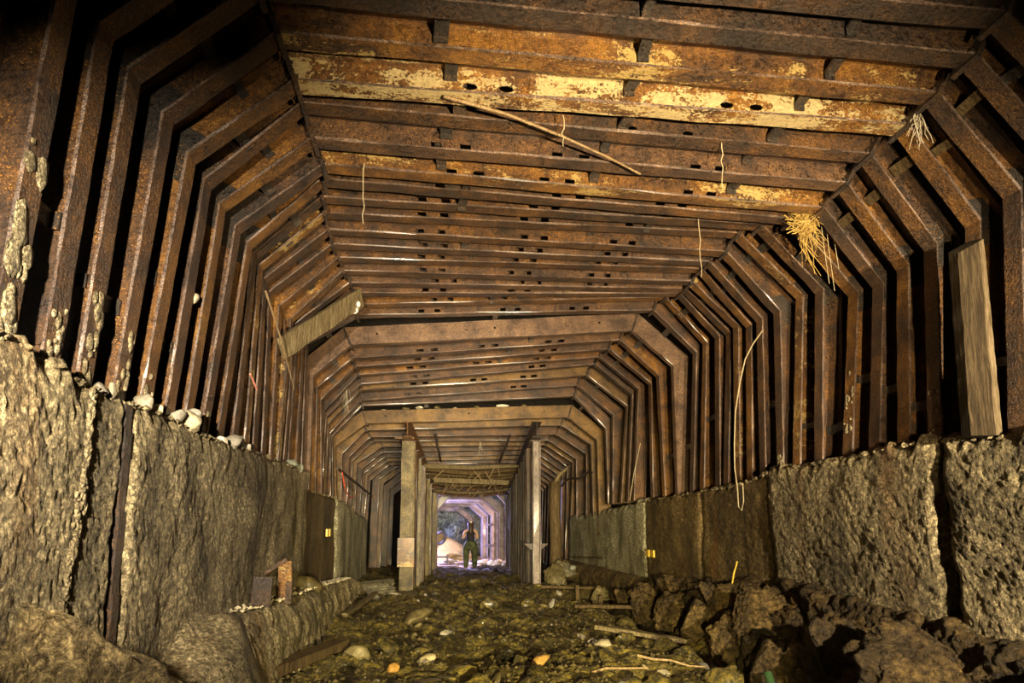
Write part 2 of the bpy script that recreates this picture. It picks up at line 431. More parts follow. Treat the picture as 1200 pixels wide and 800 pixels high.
def backing(name, x, y0, y1, z1, mat, side):
    bm = bmesh.new(); box(bm, (x + side * 0.2, (y0 + y1) / 2, z1 / 2 - 0.3), (0.4, y1 - y0, z1 + 0.6))
    return obj(name, bm, mat)
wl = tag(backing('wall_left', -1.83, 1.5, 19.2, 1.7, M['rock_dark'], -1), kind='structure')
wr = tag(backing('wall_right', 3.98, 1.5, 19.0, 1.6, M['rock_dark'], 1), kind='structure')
wall_section('wall_section', -1, 1.6, 4.00, -1.70, ZL, -0.2, M['concrete'], wl, 6, 0.028, 0.03, rag=0.05)
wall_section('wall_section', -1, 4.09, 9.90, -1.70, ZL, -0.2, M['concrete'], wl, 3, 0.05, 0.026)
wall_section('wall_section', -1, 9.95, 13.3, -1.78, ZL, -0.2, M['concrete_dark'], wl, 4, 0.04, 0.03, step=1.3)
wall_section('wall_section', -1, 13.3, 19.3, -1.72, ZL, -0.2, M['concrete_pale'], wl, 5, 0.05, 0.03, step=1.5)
wall_section('wall_section', 1, 1.6, 4.74, 3.84, ZR, -0.2, M['concrete'], wr, 11, 0.06, 0.03, rag=0.06)
wall_section('wall_section', 1, 4.86, 7.52, 3.86, ZR, -0.2, M['concrete'], wr, 12, 0.05, 0.03, rag=0.05)
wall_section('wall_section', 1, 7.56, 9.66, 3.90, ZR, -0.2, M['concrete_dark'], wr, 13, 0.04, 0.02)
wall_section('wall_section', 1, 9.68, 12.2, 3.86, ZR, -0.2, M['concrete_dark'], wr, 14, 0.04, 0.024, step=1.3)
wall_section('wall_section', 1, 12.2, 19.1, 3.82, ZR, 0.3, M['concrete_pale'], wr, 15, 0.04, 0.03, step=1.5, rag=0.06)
# rusty steel strip let into the left wall, and the lime crust running down beside it
bm = bmesh.new()
for k in range(10):
    z0, z1 = 0.55 + k * 0.15, 0.55 + (k + 1) * 0.15
    box(bm, (-1.735 + 0.004 * (k % 3), 4.045, (z0 + z1) / 2), (0.05, 0.085, z1 - z0))
tag(obj('steel_strip', bm, M['rust_dark'], wl), 'rusty steel strip let into the concrete')
bm = bmesh.new()
rs = np.random.RandomState(3)
for k in range(150):
    t = rs.rand(); yc = 3.57 - 0.11 * max(0, t - 0.42) / .58 + rs.normal(0, .012 + .02 * (abs(t - .5) < .08))
    s_ = rs.uniform(.008, .022)
    bmesh.ops.create_icosphere(bm, subdivisions=1, radius=1, matrix=Matrix.Translation((-1.690 + rs.uniform(-.004, .004), yc, 2.05 - 1.1 * t)) @ Matrix.Diagonal((.012, s_, s_ * rs.uniform(1, 2.2), 1)))
tag(obj('lime_crust', bm, M['lime_crust'], wl, smooth=True), 'pale crust run down over a crack', kind='stuff')

# ------------------------------------------------------------------ floor of mud and rubble
def floor_z(x, y):
    x = np.atleast_1d(np.asarray(x, float)); y = np.atleast_1d(np.asarray(y, float))
    P = np.stack([x * 0.75, y * 1.0, x * 0], 1)
    z = 0.12 * fbm(P * 1.2, 3, 31) + 0.10 * fbm(np.stack([x * 1.5 + .3 * y, y * 3.0, x * 0], 1), 4, 35, 0.6, True)
    z = z + 0.07 * np.exp(-((x - 1.2 - 0.06 * y) / 0.9) ** 2)
    g = np.clip(1 - np.abs(x - (3.05 + 0.02 * (y - 8))) / 0.42, 0, 1) * np.clip((15.5 - y) / 2, 0, 1) * np.clip((y - 3.5) / 2, 0, 1)
    g = g * g * (3 - 2 * g)
    z = z - 0.26 * g + 0.25 * np.clip((x - 3.45) / 0.5, 0, 1) + 0.12 * np.clip((-1.1 - x) / 0.5, 0, 1)
    return z * np.clip((25.5 - y) / 1.5, 0.35, 1)
def fz(x, y): return float(floor_z(x, y)[0])
ys = 1.6 * (26.0 / 1.6) ** np.linspace(0, 1, 560)
xs = np.linspace(-2.0, 4.1, 320)
XX, YY = np.meshgrid(xs, ys, indexing='ij')
p = np.stack([XX.ravel(), YY.ravel()], 1)
zz = floor_z(p[:, 0], p[:, 1]) + 0.04 * fbm(np.stack([p[:, 0] * 8, p[:, 1] * 10, p[:, 0] * 0], 1), 4, 41, 0.65)
me = mesh_np('floor', np.stack([p[:, 0], p[:, 1], zz], 1), grid_faces(320, 560, flip=True))
tag(obj('floor', me, M['mud'], smooth=True), kind='structure')

def bank():
    ys = 3.4 * (14.5 / 3.4) ** np.linspace(0, 1, 260); u = np.linspace(0, 1, 70)
    YY, UU = np.meshgrid(ys, u, indexing='ij')
    h = np.interp(YY, [3.4, 4.6, 6.2, 7.3, 8.6, 10.5, 12.5, 14.5], [.62, .70, .78, .88, .78, .66, .45, .3])
    x0 = np.interp(YY, [3.4, 5, 8, 12, 14.5], [3.02, 3.02, 3.22, 3.36, 3.45])
    X = x0 + (3.93 - x0) * UU; Z = -.28 + (h + .28) * UU ** .75
    q = np.stack([X, YY, Z], -1).reshape(-1, 3)
    d = .26 * fbm(q * np.array([2.0, 1.7, 2.0]), 3, 71, .5) + .10 * fbm(q * 4.2, 3, 72, .55, True) - .05 * fbm(q * 11, 3, 74, .6, True)
    d = d * np.clip((1.02 - UU.ravel()) / .25, .1, 1)
    return mesh_np('rubble_bank', q + np.stack([-d * .8, d * .25, d * .7], 1), grid_faces(260, 70, flip=True))
flo = bpy.data.objects['floor']
tag(obj('rubble_bank', bank(), M['boulder'], flo, smooth=True), 'bank of broken rock and mud against the right wall')

# ------------------------------------------------------------------ steel arch sets
FRAMES=[
(3.02,-1.86,1.90,-1.72,3.92,-1.10,4.50,3.50,4.50,4.14,3.75,3.98,1.90),
(3.40,-1.86,1.90,-1.73,3.93,-1.15,4.47,3.45,4.49,4.14,3.75,3.98,1.90),
(3.73,-1.86,1.90,-1.72,3.91,-1.07,4.52,3.53,4.46,4.14,3.75,3.98,1.90),
(4.13,-1.86,1.90,-1.68,3.91,-1.03,4.51,3.57,4.46,4.14,3.75,3.98,1.90),
(4.50,-1.86,1.90,-1.66,3.85,-0.99,4.44,3.61,4.45,4.14,3.70,3.98,1.90),
(4.91,-1.86,1.90,-1.68,3.88,-1.02,4.54,3.58,4.44,4.10,3.69,3.98,1.90),
(5.28,-1.86,1.90,-1.68,3.88,-1.00,4.48,3.60,4.38,4.12,3.65,3.98,1.90),
(5.68,-1.86,1.90,-1.67,3.88,-0.98,4.48,3.62,4.35,4.16,3.63,3.98,1.90),
(6.09,-1.86,1.90,-1.68,3.91,-1.05,4.56,3.55,4.43,4.18,3.69,3.98,1.90),
(6.58,-1.86,1.90,-1.76,4.00,-1.13,4.63,3.47,4.59,4.12,3.90,3.98,1.90),
(7.02,-1.86,1.90,-1.81,4.06,-1.18,4.67,3.42,4.69,4.15,3.99,3.98,1.90),
(7.36,-1.86,1.90,-1.84,4.04,-1.18,4.64,3.42,4.61,4.05,3.91,3.98,1.90),
(7.78,-1.86,1.90,-1.88,4.04,-1.20,4.65,3.40,4.65,4.04,3.94,3.98,1.90),
(8.13,-1.86,1.90,-1.84,3.99,-1.17,4.63,3.43,4.70,4.07,3.97,3.98,1.90),
(8.48,-1.86,1.90,-1.77,3.95,-1.16,4.60,3.44,4.66,4.06,4.07,3.98,1.90),
(8.84,-1.86,1.90,-1.80,3.99,-1.11,4.58,3.49,4.69,4.12,4.07,3.98,1.90),
(9.11,-1.86,1.90,-1.81,4.01,-1.09,4.53,3.51,4.72,4.07,4.11,3.98,1.90),
(9.68,-1.86,1.90,-1.85,4.06,-1.10,4.56,3.50,4.86,4.12,4.18,3.98,1.90),
(10.09,-1.86,1.90,-1.87,4.10,-1.16,4.53,3.44,4.79,4.12,4.13,3.98,1.90),
(10.75,-1.86,1.90,-1.87,3.74,-1.31,4.25,3.29,4.65,3.98,4.07,3.98,1.90),
(11.35,-1.86,1.90,-1.90,3.67,-1.35,4.18,3.25,4.65,3.93,4.03,3.98,1.90),
(12.00,-1.86,1.90,-1.94,3.59,-1.38,4.19,3.22,4.66,4.00,4.03,3.98,1.90),
(12.67,-2.02,1.90,-1.98,3.51,-1.39,4.20,3.21,4.68,3.97,4.07,3.82,1.90),
(13.07,-2.02,1.90,-2.00,3.46,-1.39,4.11,3.21,4.63,3.97,4.03,3.82,1.90),
(13.55,-2.02,1.90,-2.03,3.40,-1.44,4.09,3.16,4.51,4.00,3.88,3.82,1.90),
(14.20,-2.02,1.90,-2.08,3.31,-1.50,4.00,3.10,4.44,3.87,3.81,3.82,1.90),
(14.56,-2.02,1.90,-2.09,3.28,-1.50,3.96,3.10,4.27,3.80,3.56,3.82,1.90),
(15.42,-2.02,1.20,-2.14,3.18,-1.47,3.71,3.13,3.94,3.81,3.41,3.82,1.20),
(15.94,-2.02,1.20,-2.05,3.07,-1.53,3.63,3.07,3.83,3.79,3.37,3.82,1.20),
(16.77,-2.02,1.20,-1.98,3.10,-1.50,3.58,3.10,3.72,3.86,3.23,3.82,1.20),
(17.87,-2.02,1.20,-2.04,3.10,-1.51,3.62,3.09,3.71,3.83,3.21,3.82,1.20),
(18.75,-2.02,1.20,-2.02,3.12,-1.35,3.59,3.15,3.70,3.92,3.21,3.82,1.20),
(19.62,-2.02,1.20,-1.95,3.06,-1.39,3.53,3.21,3.69,3.94,3.17,3.82,1.20),
(20.30,-2.02,1.20,-1.95,2.99,-1.39,3.46,3.20,3.60,3.92,3.09,3.82,1.20),
(20.92,-2.02,1.20,-1.92,2.93,-1.37,3.40,3.20,3.54,3.92,3.03,3.82,1.20),
(21.54,-2.02,1.20,-1.89,2.87,-1.35,3.34,3.20,3.48,3.92,2.97,3.82,1.20),
(22.16,-2.02,1.20,-1.86,2.81,-1.33,3.28,3.20,3.42,3.92,2.91,3.82,1.20),
(22.78,-2.02,1.20,-1.83,2.75,-1.31,3.22,3.20,3.36,3.92,2.85,3.82,1.20),
(23.40,-2.02,1.20,-1.80,2.69,-1.29,3.16,3.20,3.30,3.92,2.79,3.82,1.20),
(24.02,-2.02,1.20,-1.77,2.63,-1.27,3.10,3.20,3.24,3.92,2.73,3.82,1.20),
]

for i, (yy, kx, kz, cx_, cz_) in {36: (22.16, -1.66, 2.95, -1.1, 3.35), 37: (22.78, -1.57, 2.86, -1.0, 3.28), 38: (23.4, -1.40, 2.70, -.85, 3.15), 39: (24.02, -1.29, 2.55, -.75, 3.0)}.items():
    f = list(FRAMES[i]); f[1] = kx - .05; f[3] = kx; f[4] = kz; f[5] = cx_; f[6] = cz_; FRAMES[i] = tuple(f)
for i in range(32, len(FRAMES)):
    f = list(FRAMES[i]); f[2] = f[12] = -.05; FRAMES[i] = tuple(f)
FW = 0.15; FD = 0.23
def flat(bm, c0, c1, y0, y1, t0, t1, ns, wob, rs, edge=False):
    """lofted bar between end lines; c0/c1 = (P, M): point and mitre vector in the arch plane"""
    (P0, M0), (P1, M1) = c0, c1; prev = None
    for i in range(ns + 1):
        s = i / ns; ring = []
        for y, t in ((y0, t0), (y1, t0), (y1, t1), (y0, t1)):
            p = (P0 + M0 * t).lerp(P1 + M1 * t, s)
            j = rs.uniform(-1, 1, 2) * wob
            ring.append(bm.verts.new((p.x + j[0] * 0.4, y + j[1], p.z + j[0])))
        if prev:
            for k in range(4):
                f = bm.faces.new((prev[k], prev[(k + 1) % 4], ring[(k + 1) % 4], ring[k]))
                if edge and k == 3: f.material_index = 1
        else: bm.faces.new(ring[::-1])
        prev = ring
    bm.faces.new(prev)
def web(bm, c0, c1, y0, y1, t0, t1, holes):
    """web plate with real bolt slots: holes = [(s_mid, half_len_s, t_mid, half_t, round)]"""
    (P0, M0), (P1, M1) = c0, c1
    def pt(s, t, y):
        p = (P0 + M0 * t).lerp(P1 + M1 * t, s); return (p.x, y, p.z)
    cuts = [0.0]
    for h in sorted(holes): cuts += [h[0] - h[1] * 1.6, h[0] + h[1] * 1.6]
    cuts.append(1.0); hs = sorted(holes)
    for k in range(len(cuts) - 1):
        a, b = cuts[k], cuts[k + 1]
        if k % 2 == 0:
            for y, fl in ((y0, 0), (y1, 1)):
                q = [pt(a, t0, y), pt(b, t0, y), pt(b, t1, y), pt(a, t1, y)]
                v = [bm.verts.new(p) for p in q]; bm.faces.new(v[::-1] if fl else v)
        else:
            sm, hl, tm, ht, rd = hs[k // 2]
            out = [(a, t0), (sm, t0), (b, t0), (b, tm), (b, t1), (sm, t1), (a, t1), (a, tm)]
            c = 0.72 if rd else 1.0
            inn = [(sm - hl * c, tm - ht * c), (sm, tm - ht), (sm + hl * c, tm - ht * c), (sm + hl, tm), (sm + hl * c, tm + ht * c), (sm, tm + ht), (sm - hl * c, tm + ht * c), (sm - hl, tm)]
            R = []
            for y in (y0, y1):
                R.append(([bm.verts.new(pt(s, t, y)) for s, t in out], [bm.verts.new(pt(s, t, y)) for s, t in inn]))
            for q in range(8):
                r = (q + 1) % 8
                for (o_, i_) in R: bm.faces.new((o_[q], o_[r], i_[r], i_[q]))
                bm.faces.new((R[0][1][q], R[0][1][r], R[1][1][r], R[1][1][q]))
def member(c0, c1, channel=False, holes=(), ns=8, seed=0, wob=0.004, fw=FW, fd=FD):
    bm = bmesh.new(); rs = np.random.RandomState(seed)
    if channel:
        flat(bm, c0, c1, 0.0, fw * 0.8, 0, 0.016, ns, wob, rs)
        flat(bm, c0, c1, 0.0, fw * 0.8, fd - 0.016, fd, ns, wob, rs)
        web(bm, c0, c1, -0.002, 0.012, 0.008, fd - 0.008, holes)
    else:
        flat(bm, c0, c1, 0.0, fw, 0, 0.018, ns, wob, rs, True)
        flat(bm, c0, c1, 0.0, fw, fd - 0.016, fd, ns, wob, rs)
        web(bm, c0, c1, fw / 2 - 0.006, fw / 2 + 0.006, 0.014, fd - 0.014, holes)
    return bm
ORD = ['nearest', 'second', 'third', 'fourth', 'fifth', 'sixth', 'seventh', 'eighth', 'ninth', 'tenth', 'eleventh', 'twelfth', 'thirteenth', 'fourteenth', 'fifteenth', 'sixteenth', 'seventeenth', 'eighteenth', 'nineteenth', 'twentieth']
def ordinal(i):
    if i < 20: return ORD[i]
    t = {2: 'twenty', 3: 'thirty', 4: 'forty'}[(i + 1) // 10]; u = (i + 1) % 10
    return ({2: 'twentieth', 3: 'thirtieth', 4: 'fortieth'}[(i + 1) // 10]) if u == 0 else t + '-' + ['', 'first', 'second', 'third', 'fourth', 'fifth', 'sixth', 'seventh', 'eighth', 'ninth'][u]
ROOF = ['rust_dark', 'rust_dark', 'rust_dark', 'rust_fleck', 'rust_paint', 'rust_brown', 'rust_purple', 'rust_fleck', 'rust_brown', 'rust_brown', 'rust_brown', 'rust_brown', 'rust_purple', 'rust_brown', 'rust_purple', 'rust_purple', 'rust_purple', 'rust_orange', 'rust_purple', 'rust_tan2',
        'rust_purple', 'rust_purple', 'rust_orange', 'rust_purple', 'rust_tan', 'rust_purple', 'rust_purple', 'rust_tan']
M['rust_tan2'] = rust('rust_violet', (0.07, 0.038, 0.022), (0.20, 0.12, 0.075), (0.36, 0.24, 0.15))
HAUNCH = ['rust_brown', 'rust_brown', 'rust_brown', 'rust_brown', 'rust_orange', 'rust_brown', 'rust_orange', 'rust_purple', 'rust_orange', 'rust_brown', 'rust_fleck', 'rust_brown', 'rust_brown', 'rust_orange', 'rust_fleck', 'rust_brown', 'rust_brown', 'rust_orange', 'rust_purple', 'rust_tan2',
          'rust_orange', 'rust_orange', 'rust_brown', 'rust_purple', 'rust_tan', 'rust_brown', 'rust_purple', 'rust_tan']
LOOK = {0: 'almost black', 3: 'orange and flecked with yellow paint', 4: 'with big cream paint patches on its roof beam', 5: 'recessed plain brown', 7: 'bright orange with paint traces on its roof beam', 17: 'with an orange roof beam', 19: 'broad flat-faced violet-brown, in the middle of the gallery', 22: 'with a thin bright orange roof beam', 27: 'broad flat-faced tan, right in front of the steel posts'}
rsF = np.random.RandomState(5)
ARCH = []
for i, fr in enumerate(FRAMES):
    Y = fr[0]; P = [Vector((fr[1 + 2 * k], 0, fr[2 + 2 * k])) for k in range(6)]
    P = [p - Vector((1.0, 0, 0)) for p in P]
    nr = []
    for a, b in zip(P, P[1:]):
        d = (b - a).normalized(); nr.append(Vector((-d.z, 0, d.x)))
    Mv = [nr[0]] + [(nr[k] + nr[k + 1]) / (1 + nr[k].dot(nr[k + 1])) for k in range(4)] + [nr[4]]
    cor = list(zip(P, Mv))
    chan = i in (19, 27)
    fd = 0.29 if chan else FD
    root = thing('steel_arch', ordinal(i) + ' steel arch from the camera, ' + LOOK.get(i, 'rust-brown' if i < 28 else 'dim, beside the steel posts'), 'steel arch', (1.0, Y, 0), 'steel arch sets of the gallery')
    root.rotation_euler = (0, 0, 0)
    ARCH.append((root, Y, cor))
    rmat = M[ROOF[i]] if i < len(ROOF) else M[['rust_purple', 'rust_tan', 'rust_brown'][i % 3]]
    hmat = M[HAUNCH[i]] if i < len(HAUNCH) else M[['rust_brown', 'rust_tan', 'rust_brown'][i % 3]]
    L = (P[3] - P[2]).length
    sp = []
    if i in (2, 3, 4):
        rd = True; a = {2: (.686, .735), 3: (.262, .315, .703, .757), 4: (.268, .325, .685, .735)}[i]
        sp = [(s, 0.055 / L, 0.10 if i == 4 else 0.055, 0.03, True) for s in a]
    elif i == 5: sp = [(s, 0.045 / L, 0.08, 0.028, True) for s in (.56, .66)]
    elif 6 <= i <= 25 and not chan:
        w_ = 0.045 if i < 20 else 0.06
        for c, gap in ((.255, .052), (.505, .05), (.735, .048)):
            if i in (6, 7) and c == .505: c = .45
            if i > 20 and c == .505 and i % 2: continue
            c += rsF.uniform(-.018, .018); sp += [(c - gap / 2, w_ / L, 0.075, 0.026, False), (c + gap / 2, w_ / L, 0.075, 0.026, False)]
    elif chan: sp = [(s, 0.018 / L, 0.16, 0.018, True) for s in (.1, .5, .87)]
    ns = 14 if i < 12 else 8
    for nm, bmm, mm_ in (('roof_beam', member(cor[2], cor[3], chan, sp, ns, i * 7 + 1, 0.005, fd=fd), rmat),
                         ('haunch', member(cor[1], cor[2], chan, (), 6, i * 7 + 2, fd=fd), hmat),
                         ('haunch', member(cor[3], cor[4], chan, (), 6, i * 7 + 3, fd=fd), hmat),
                         ('leg', member(cor[0], cor[1], chan, (), ns, i * 7 + 4, 0.006, fd=fd), hmat),
                         ('leg', member(cor[4], cor[5], chan, (), ns, i * 7 + 5, 0.006, fd=fd), hmat)):
        o = obj(nm, bmm, mm_, root); o.data.materials.append(M['edge_glint'])
    for k in (2, 3):                                             # end plates bolted together at the crown joints
        Pm, Mm = cor[k]; bm = bmesh.new(); u = Mm.normalized(); s_ = Vector((u.z, 0, -u.x)) * 0.017
        pts = []
        for y in (-0.035, FW + 0.05):
            for t, sg in ((-0.045, -1), (-0.045, 1), (fd + 0.02, 1), (fd + 0.02, -1)):
                q = Pm + u * t + s_ * sg; pts.append((q.x, y, q.z))
        hexa(bm, pts)
        for t in (0.06, 0.17):                                   # bolt heads
            q = Pm + u * t; tube(bm, [(q.x - 0.035, FW * 0.22, q.z), (q.x + 0.035, FW * 0.22, q.z)], 0.013, 6)
        obj('joint_plate', bm, M['rust_dark'], root)
    if i < 12:
        for k in (1, 4):                                         # fish plates on the webs at the knees
            Pm, Mm = cor[k]; bm = bmesh.new(); a = cor[k - 1][0]; b = cor[k + 1][0]
            d0 = (a - Pm).normalized(); d1 = (b - Pm).normalized()
            ring = [Pm + Mm * 0.02, Pm + Mm * 0.02 + d0 * 0.2, Pm + Mm * 0.2 + d0 * 0.2, Pm + Mm * 0.2, Pm + Mm * 0.2 + d1 * 0.2, Pm + Mm * 0.02 + d1 * 0.2]
            f = [bm.verts.new((q.x, FW / 2 - 0.02, q.z)) for q in ring]; g = [bm.verts.new((q.x, FW / 2 - 0.006, q.z)) for q in ring]
            bm.faces.new(f); bm.faces.new(g[::-1])
            for q in range(6): bm.faces.new((f[q], f[(q + 1) % 6], g[(q + 1) % 6], g[q]))
            obj('fish_plate', bm, M['iron_black'], root)
# lime and concrete crust splashed on the lower legs
for i, sd, z0, z1, wid in ((0, -1, 1.9, 3.1, .06), (1, -1, 2.0, 2.45, .035), (2, -1, 2.0, 2.6, .045), (3, -1, 2.0, 2.5, .03), (4, -1, 2.0, 2.4, .03), (7, -1, 2.0, 2.3, .04), (5, 1, 2.0, 2.5, .02), (8, 1, 2.3, 2.9, .02), (11, 1, 1.95, 2.2, .03)):
    root, Y, cor = ARCH[i]; (P0, M0), (P1, M1) = (cor[0], cor[1]) if sd < 0 else (cor[5], cor[4])
    rs = np.random.RandomState(60 + i); bm = bmesh.new()
    for k in range(int(9 + (z1 - z0) * 22)):
        z = z0 + (z1 - z0) * rs.rand() ** 1.6; t = (z - P0.z) / (P1.z - P0.z); p = P0.lerp(P1, t)
        s_ = rs.uniform(.25, 1) * wid
        bmesh.ops.create_icosphere(bm, subdivisions=1, radius=1, matrix=Matrix.Translation((p.x, rs.uniform(.02, .13), z)) @ Matrix.Diagonal((.014, s_, s_ * rs.uniform(1, 2.6), 1)))
    tag(obj('crust', bm, M['lime_crust'], root, smooth=True), 'pale crust stuck on the foot of the leg', kind='stuff')
# spacer irons and wooden wedges between neighbouring arches (parts of the nearer arch)
for i in range(len(ARCH) - 1):
    root, Y, cor = ARCH[i]; gap = ARCH[i + 1][1] - Y
    if i > 28: break
    slots = [(1, .5 + rsF.uniform(-.12, .12)), (3, .35 + rsF.uniform(-.1, .1))]
    if i < 7: slots += [(2, s + rsF.uniform(-.02, .02)) for s in (.24, .53, .80)]
    if i >= 8: slots += [(2, rsF.uniform(.2, .8))]
    if i < 20: slots += [(4, .55 + rsF.uniform(-.2, .2))]
    if i < 6: slots += [(0, .45 + rsF.uniform(-.1, .1))]
    for seg, s in slots:
        (P0, M0), (P1, M1) = cor[seg], cor[seg + 1]
        d = (P1 - P0).normalized(); bm = bmesh.new()
        c0 = (P0 + M0 * 0.11).lerp(P1 + M1 * 0.11, s)
        sl = rsF.uniform(-.05, .05); wd = rsF.uniform(.03, .05); nn = Vector((-d.z, 0, d.x))
        wedge = seg == 3 and 2 <= i <= 6
        th = 0.045 if wedge else 0.012
        pts = []
        for y, dd in ((FW / 2 + .006, 0), (gap + FW / 2 - .03, sl)):
            for a, b in ((-1, -1), (1, -1), (1, 1), (-1, 1)):
                q = c0 + d * (dd + a * wd) + nn * (b * th); pts.append((q.x, y, q.z))
        hexa(bm, pts)
        if not wedge:                                             # upturned foot of the angle iron against the next web
            y = gap + FW / 2 - .03; pts = []
            for yy in (y - .012, y):
                for a, b in ((-1, -4.5), (1, -4.5), (1, 1), (-1, 1)):
                    q = c0 + d * (sl + a * wd) + nn * (b * th); pts.append((q.x, yy, q.z))
            hexa(bm, pts)
        if wedge: tag(obj('wood_wedge', bm, M['wood_dark'], root), 'block of wood wedged beside the web')
        else: obj('spacer_iron', bm, M['iron_black'], root)

# ------------------------------------------------------------------ dark rock behind the arches
ys = np.linspace(1.0, 24.6, 60); prof = []
f0 = FRAMES[0]
def rock_profile(Y):
    ks = [f[0] for f in FRAMES]
    v = [np.interp(Y, ks, [f[k] for f in FRAMES]) for k in range(1, 13)]
    o = 0.42
    pts = [(v[0] - o, -.3), (v[2] - o, v[3] + .15), (v[4] - .2, v[5] + o), (v[6] + .2, v[7] + o), (v[8] + o, v[9] + .15), (v[10] + o, -.3)]
    out = []
    for (x0, z0), (x1, z1), n in zip(pts, pts[1:], (6, 4, 12, 4, 6)):
        out += [(x0 + (x1 - x0) * k / n, Y, z0 + (z1 - z0) * k / n) for k in range(n)]
    return out + [(pts[-1][0], Y, pts[-1][1])]
G = np.array([rock_profile(y) for y in ys])
q = G.reshape(-1, 3); nz = fbm(q * 1.7, 3, 77)[:, None]
ctr = np.array([1.0, 0, 2.2]); dr = q - ctr; dr[:, 1] = 0; dr /= np.linalg.norm(dr, axis=1)[:, None]
q = q + dr * (0.08 * nz + 0.03)
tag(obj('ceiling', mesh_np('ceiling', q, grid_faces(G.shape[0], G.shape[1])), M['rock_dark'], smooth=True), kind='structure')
# rock closing the two side aisles at the end of the post rows
bm = bmesh.new(); box(bm, (-1.15, 24.75, 1.7), (2.4, 0.3, 4.4))
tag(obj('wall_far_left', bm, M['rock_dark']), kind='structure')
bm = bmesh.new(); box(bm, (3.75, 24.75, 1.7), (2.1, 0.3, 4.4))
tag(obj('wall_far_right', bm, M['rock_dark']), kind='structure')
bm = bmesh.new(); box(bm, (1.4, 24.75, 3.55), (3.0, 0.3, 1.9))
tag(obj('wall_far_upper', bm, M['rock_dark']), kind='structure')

# ================================================================== MIDDLE PASSAGE: steel posts, stringers, sagging roof poles
def hbeam_bm(p0, p1, side, w_=0.30, d_=0.24, n=6, seed=0, wob=0.004, t_=0.016):
    """H section between two points; side = direction of the flange width"""
    bm = bmesh.new(); rs = np.random.RandomState(seed); p0 = Vector(p0); p1 = Vector(p1)
    d = (p1 - p0).normalized(); s = Vector(side); s = (s - d * s.dot(d)).normalized(); b = d.cross(s)
    for (a0, a1, b0, b1) in ((-w_ / 2, w_ / 2, -d_ / 2, -d_ / 2 + t_), (-w_ / 2, w_ / 2, d_ / 2 - t_, d_ / 2), (-t_ / 2, t_ / 2, -d_ / 2, d_ / 2)):
        prev = None
        for i in range(n + 1):
            p = p0.lerp(p1, i / n)
            ring = [bm.verts.new(p + s * (a + rs.uniform(-wob, wob)) + b * (c + rs.uniform(-wob, wob))) for a, c in ((a0, b0), (a1, b0), (a1, b1), (a0, b1))]
            if prev:
                for k in range(4): bm.faces.new((prev[k], prev[(k + 1) % 4], ring[(k + 1) % 4], ring[k]))
            else: bm.faces.new(ring[::-1])
            prev = ring
        bm.faces.new(prev)
    return bm
def strl(y):     # underside height of the left stringer
    return float(np.interp(y, [15.2, 18.4, 18.6, 24.2], [3.36, 2.98, 2.92, 2.36]))
def strr(y): return float(np.interp(y, [14.2, 24.2], [3.28, 2.44]))
NL = 11
for k in range(NL):
    t = k / (NL - 1); y = 15.45 + (24.1 - 15.45) * t; x = -0.52 + (0.12 + 0.52) * t
    h = strl(y) - 0.01
    r = thing('steel_post', 'grey-streaked steel post, ' + ordinal(k) + ' of the left row beside the passage', 'post', (x, y, 0), 'steel posts left of the passage')
    obj('column', hbeam_bm((0, 0, -0.1), (rsF.uniform(-.02, .02), 0, h - 0.02), (1, rsF.uniform(-.25, .25), 0) if k % 3 != 1 else (0.1, 1, 0), 0.27, 0.22, 8, 100 + k, 0.006), M[('steel_wet', 'rust_brown', 'steel_wet', 'steel_grey', 'rust_tan', 'steel_wet')[k % 6]], r)
    bm = bmesh.new(); box(bm, (0, 0, h - 0.01), (0.31, 0.27, 0.02)); obj('cap_plate', bm, M['rust_brown'], r)
    if k == 0:
        bm = bmesh.new(); box(bm, (-0.02, -0.135, 0.86), (0.36, 0.03, 0.62)); tag(obj('splice_plate', bm, M['rust_fleck'], r), 'plate patched on the foot of the post')
        bm = bmesh.new(); box(bm, (-0.10, -0.12, h + 0.05), (0.42, 0.26, 0.05)); obj('seat_bracket', bm, M['rust_orange'], r)
NR = 12
for k in range(NR):
    t = k / (NR - 1); y = 14.45 + (24.1 - 14.45) * t; x = 2.21 + (2.74 - 2.21) * t
    h = strr(y) - 0.01
    r = thing('steel_post', ('rust-speckled' if k == 0 else 'dark shadowed') + ' steel post, ' + ordinal(k) + ' of the right row beside the passage', 'post', (x, y, 0), 'steel posts right of the passage')
    obj('column', hbeam_bm((0, 0, -0.1), (rsF.uniform(-.02, .02), 0, h - 0.02), (0, 1, 0) if k == 0 else (1, 0, 0), 0.24, 0.16 if k == 0 else 0.22, 8, 140 + k, 0.006), M['steel_grey'] if k == 0 else M['rust_dark'], r)
    bm = bmesh.new(); box(bm, (0, 0, h - 0.01), (0.28, 0.27, 0.02)); obj('cap_plate', bm, M['rust_brown'], r)
    if k == 0:
        bm = bmesh.new()
        for sx in (-1, 1):
            v = [bm.verts.new(q) for q in ((sx * .07, -.02, 1.06), (sx * .26, -.02, 1.06), (sx * .09, -.02, .92), (sx * .07, .0, 1.06), (sx * .26, .0, 1.06), (sx * .09, .0, .92))]
            for f in ((0, 1, 2), (5, 4, 3), (0, 3, 4, 1), (1, 4, 5, 2), (2, 5, 3, 0)): bm.faces.new([v[q] for q in f])
        obj('gusset', bm, M['rust_brown'], r)
def stringer(pts, label, mat, seed):
    p0, p1 = Vector(pts[0]), Vector(pts[1])
    r = thing('steel_stringer', label, 'steel beam', p0, 'stringers lying on the post rows')
    obj('beam', hbeam_bm((0, 0, 0), p1 - p0, (1, 0, 0), 0.20, 0.34, 8, seed, 0.005), mat, r)
    return r
def xl(y): return -0.52 + 0.64 * (y - 15.45) / 8.65
def xr(y): return 2.21 + 0.53 * (y - 14.45) / 9.65
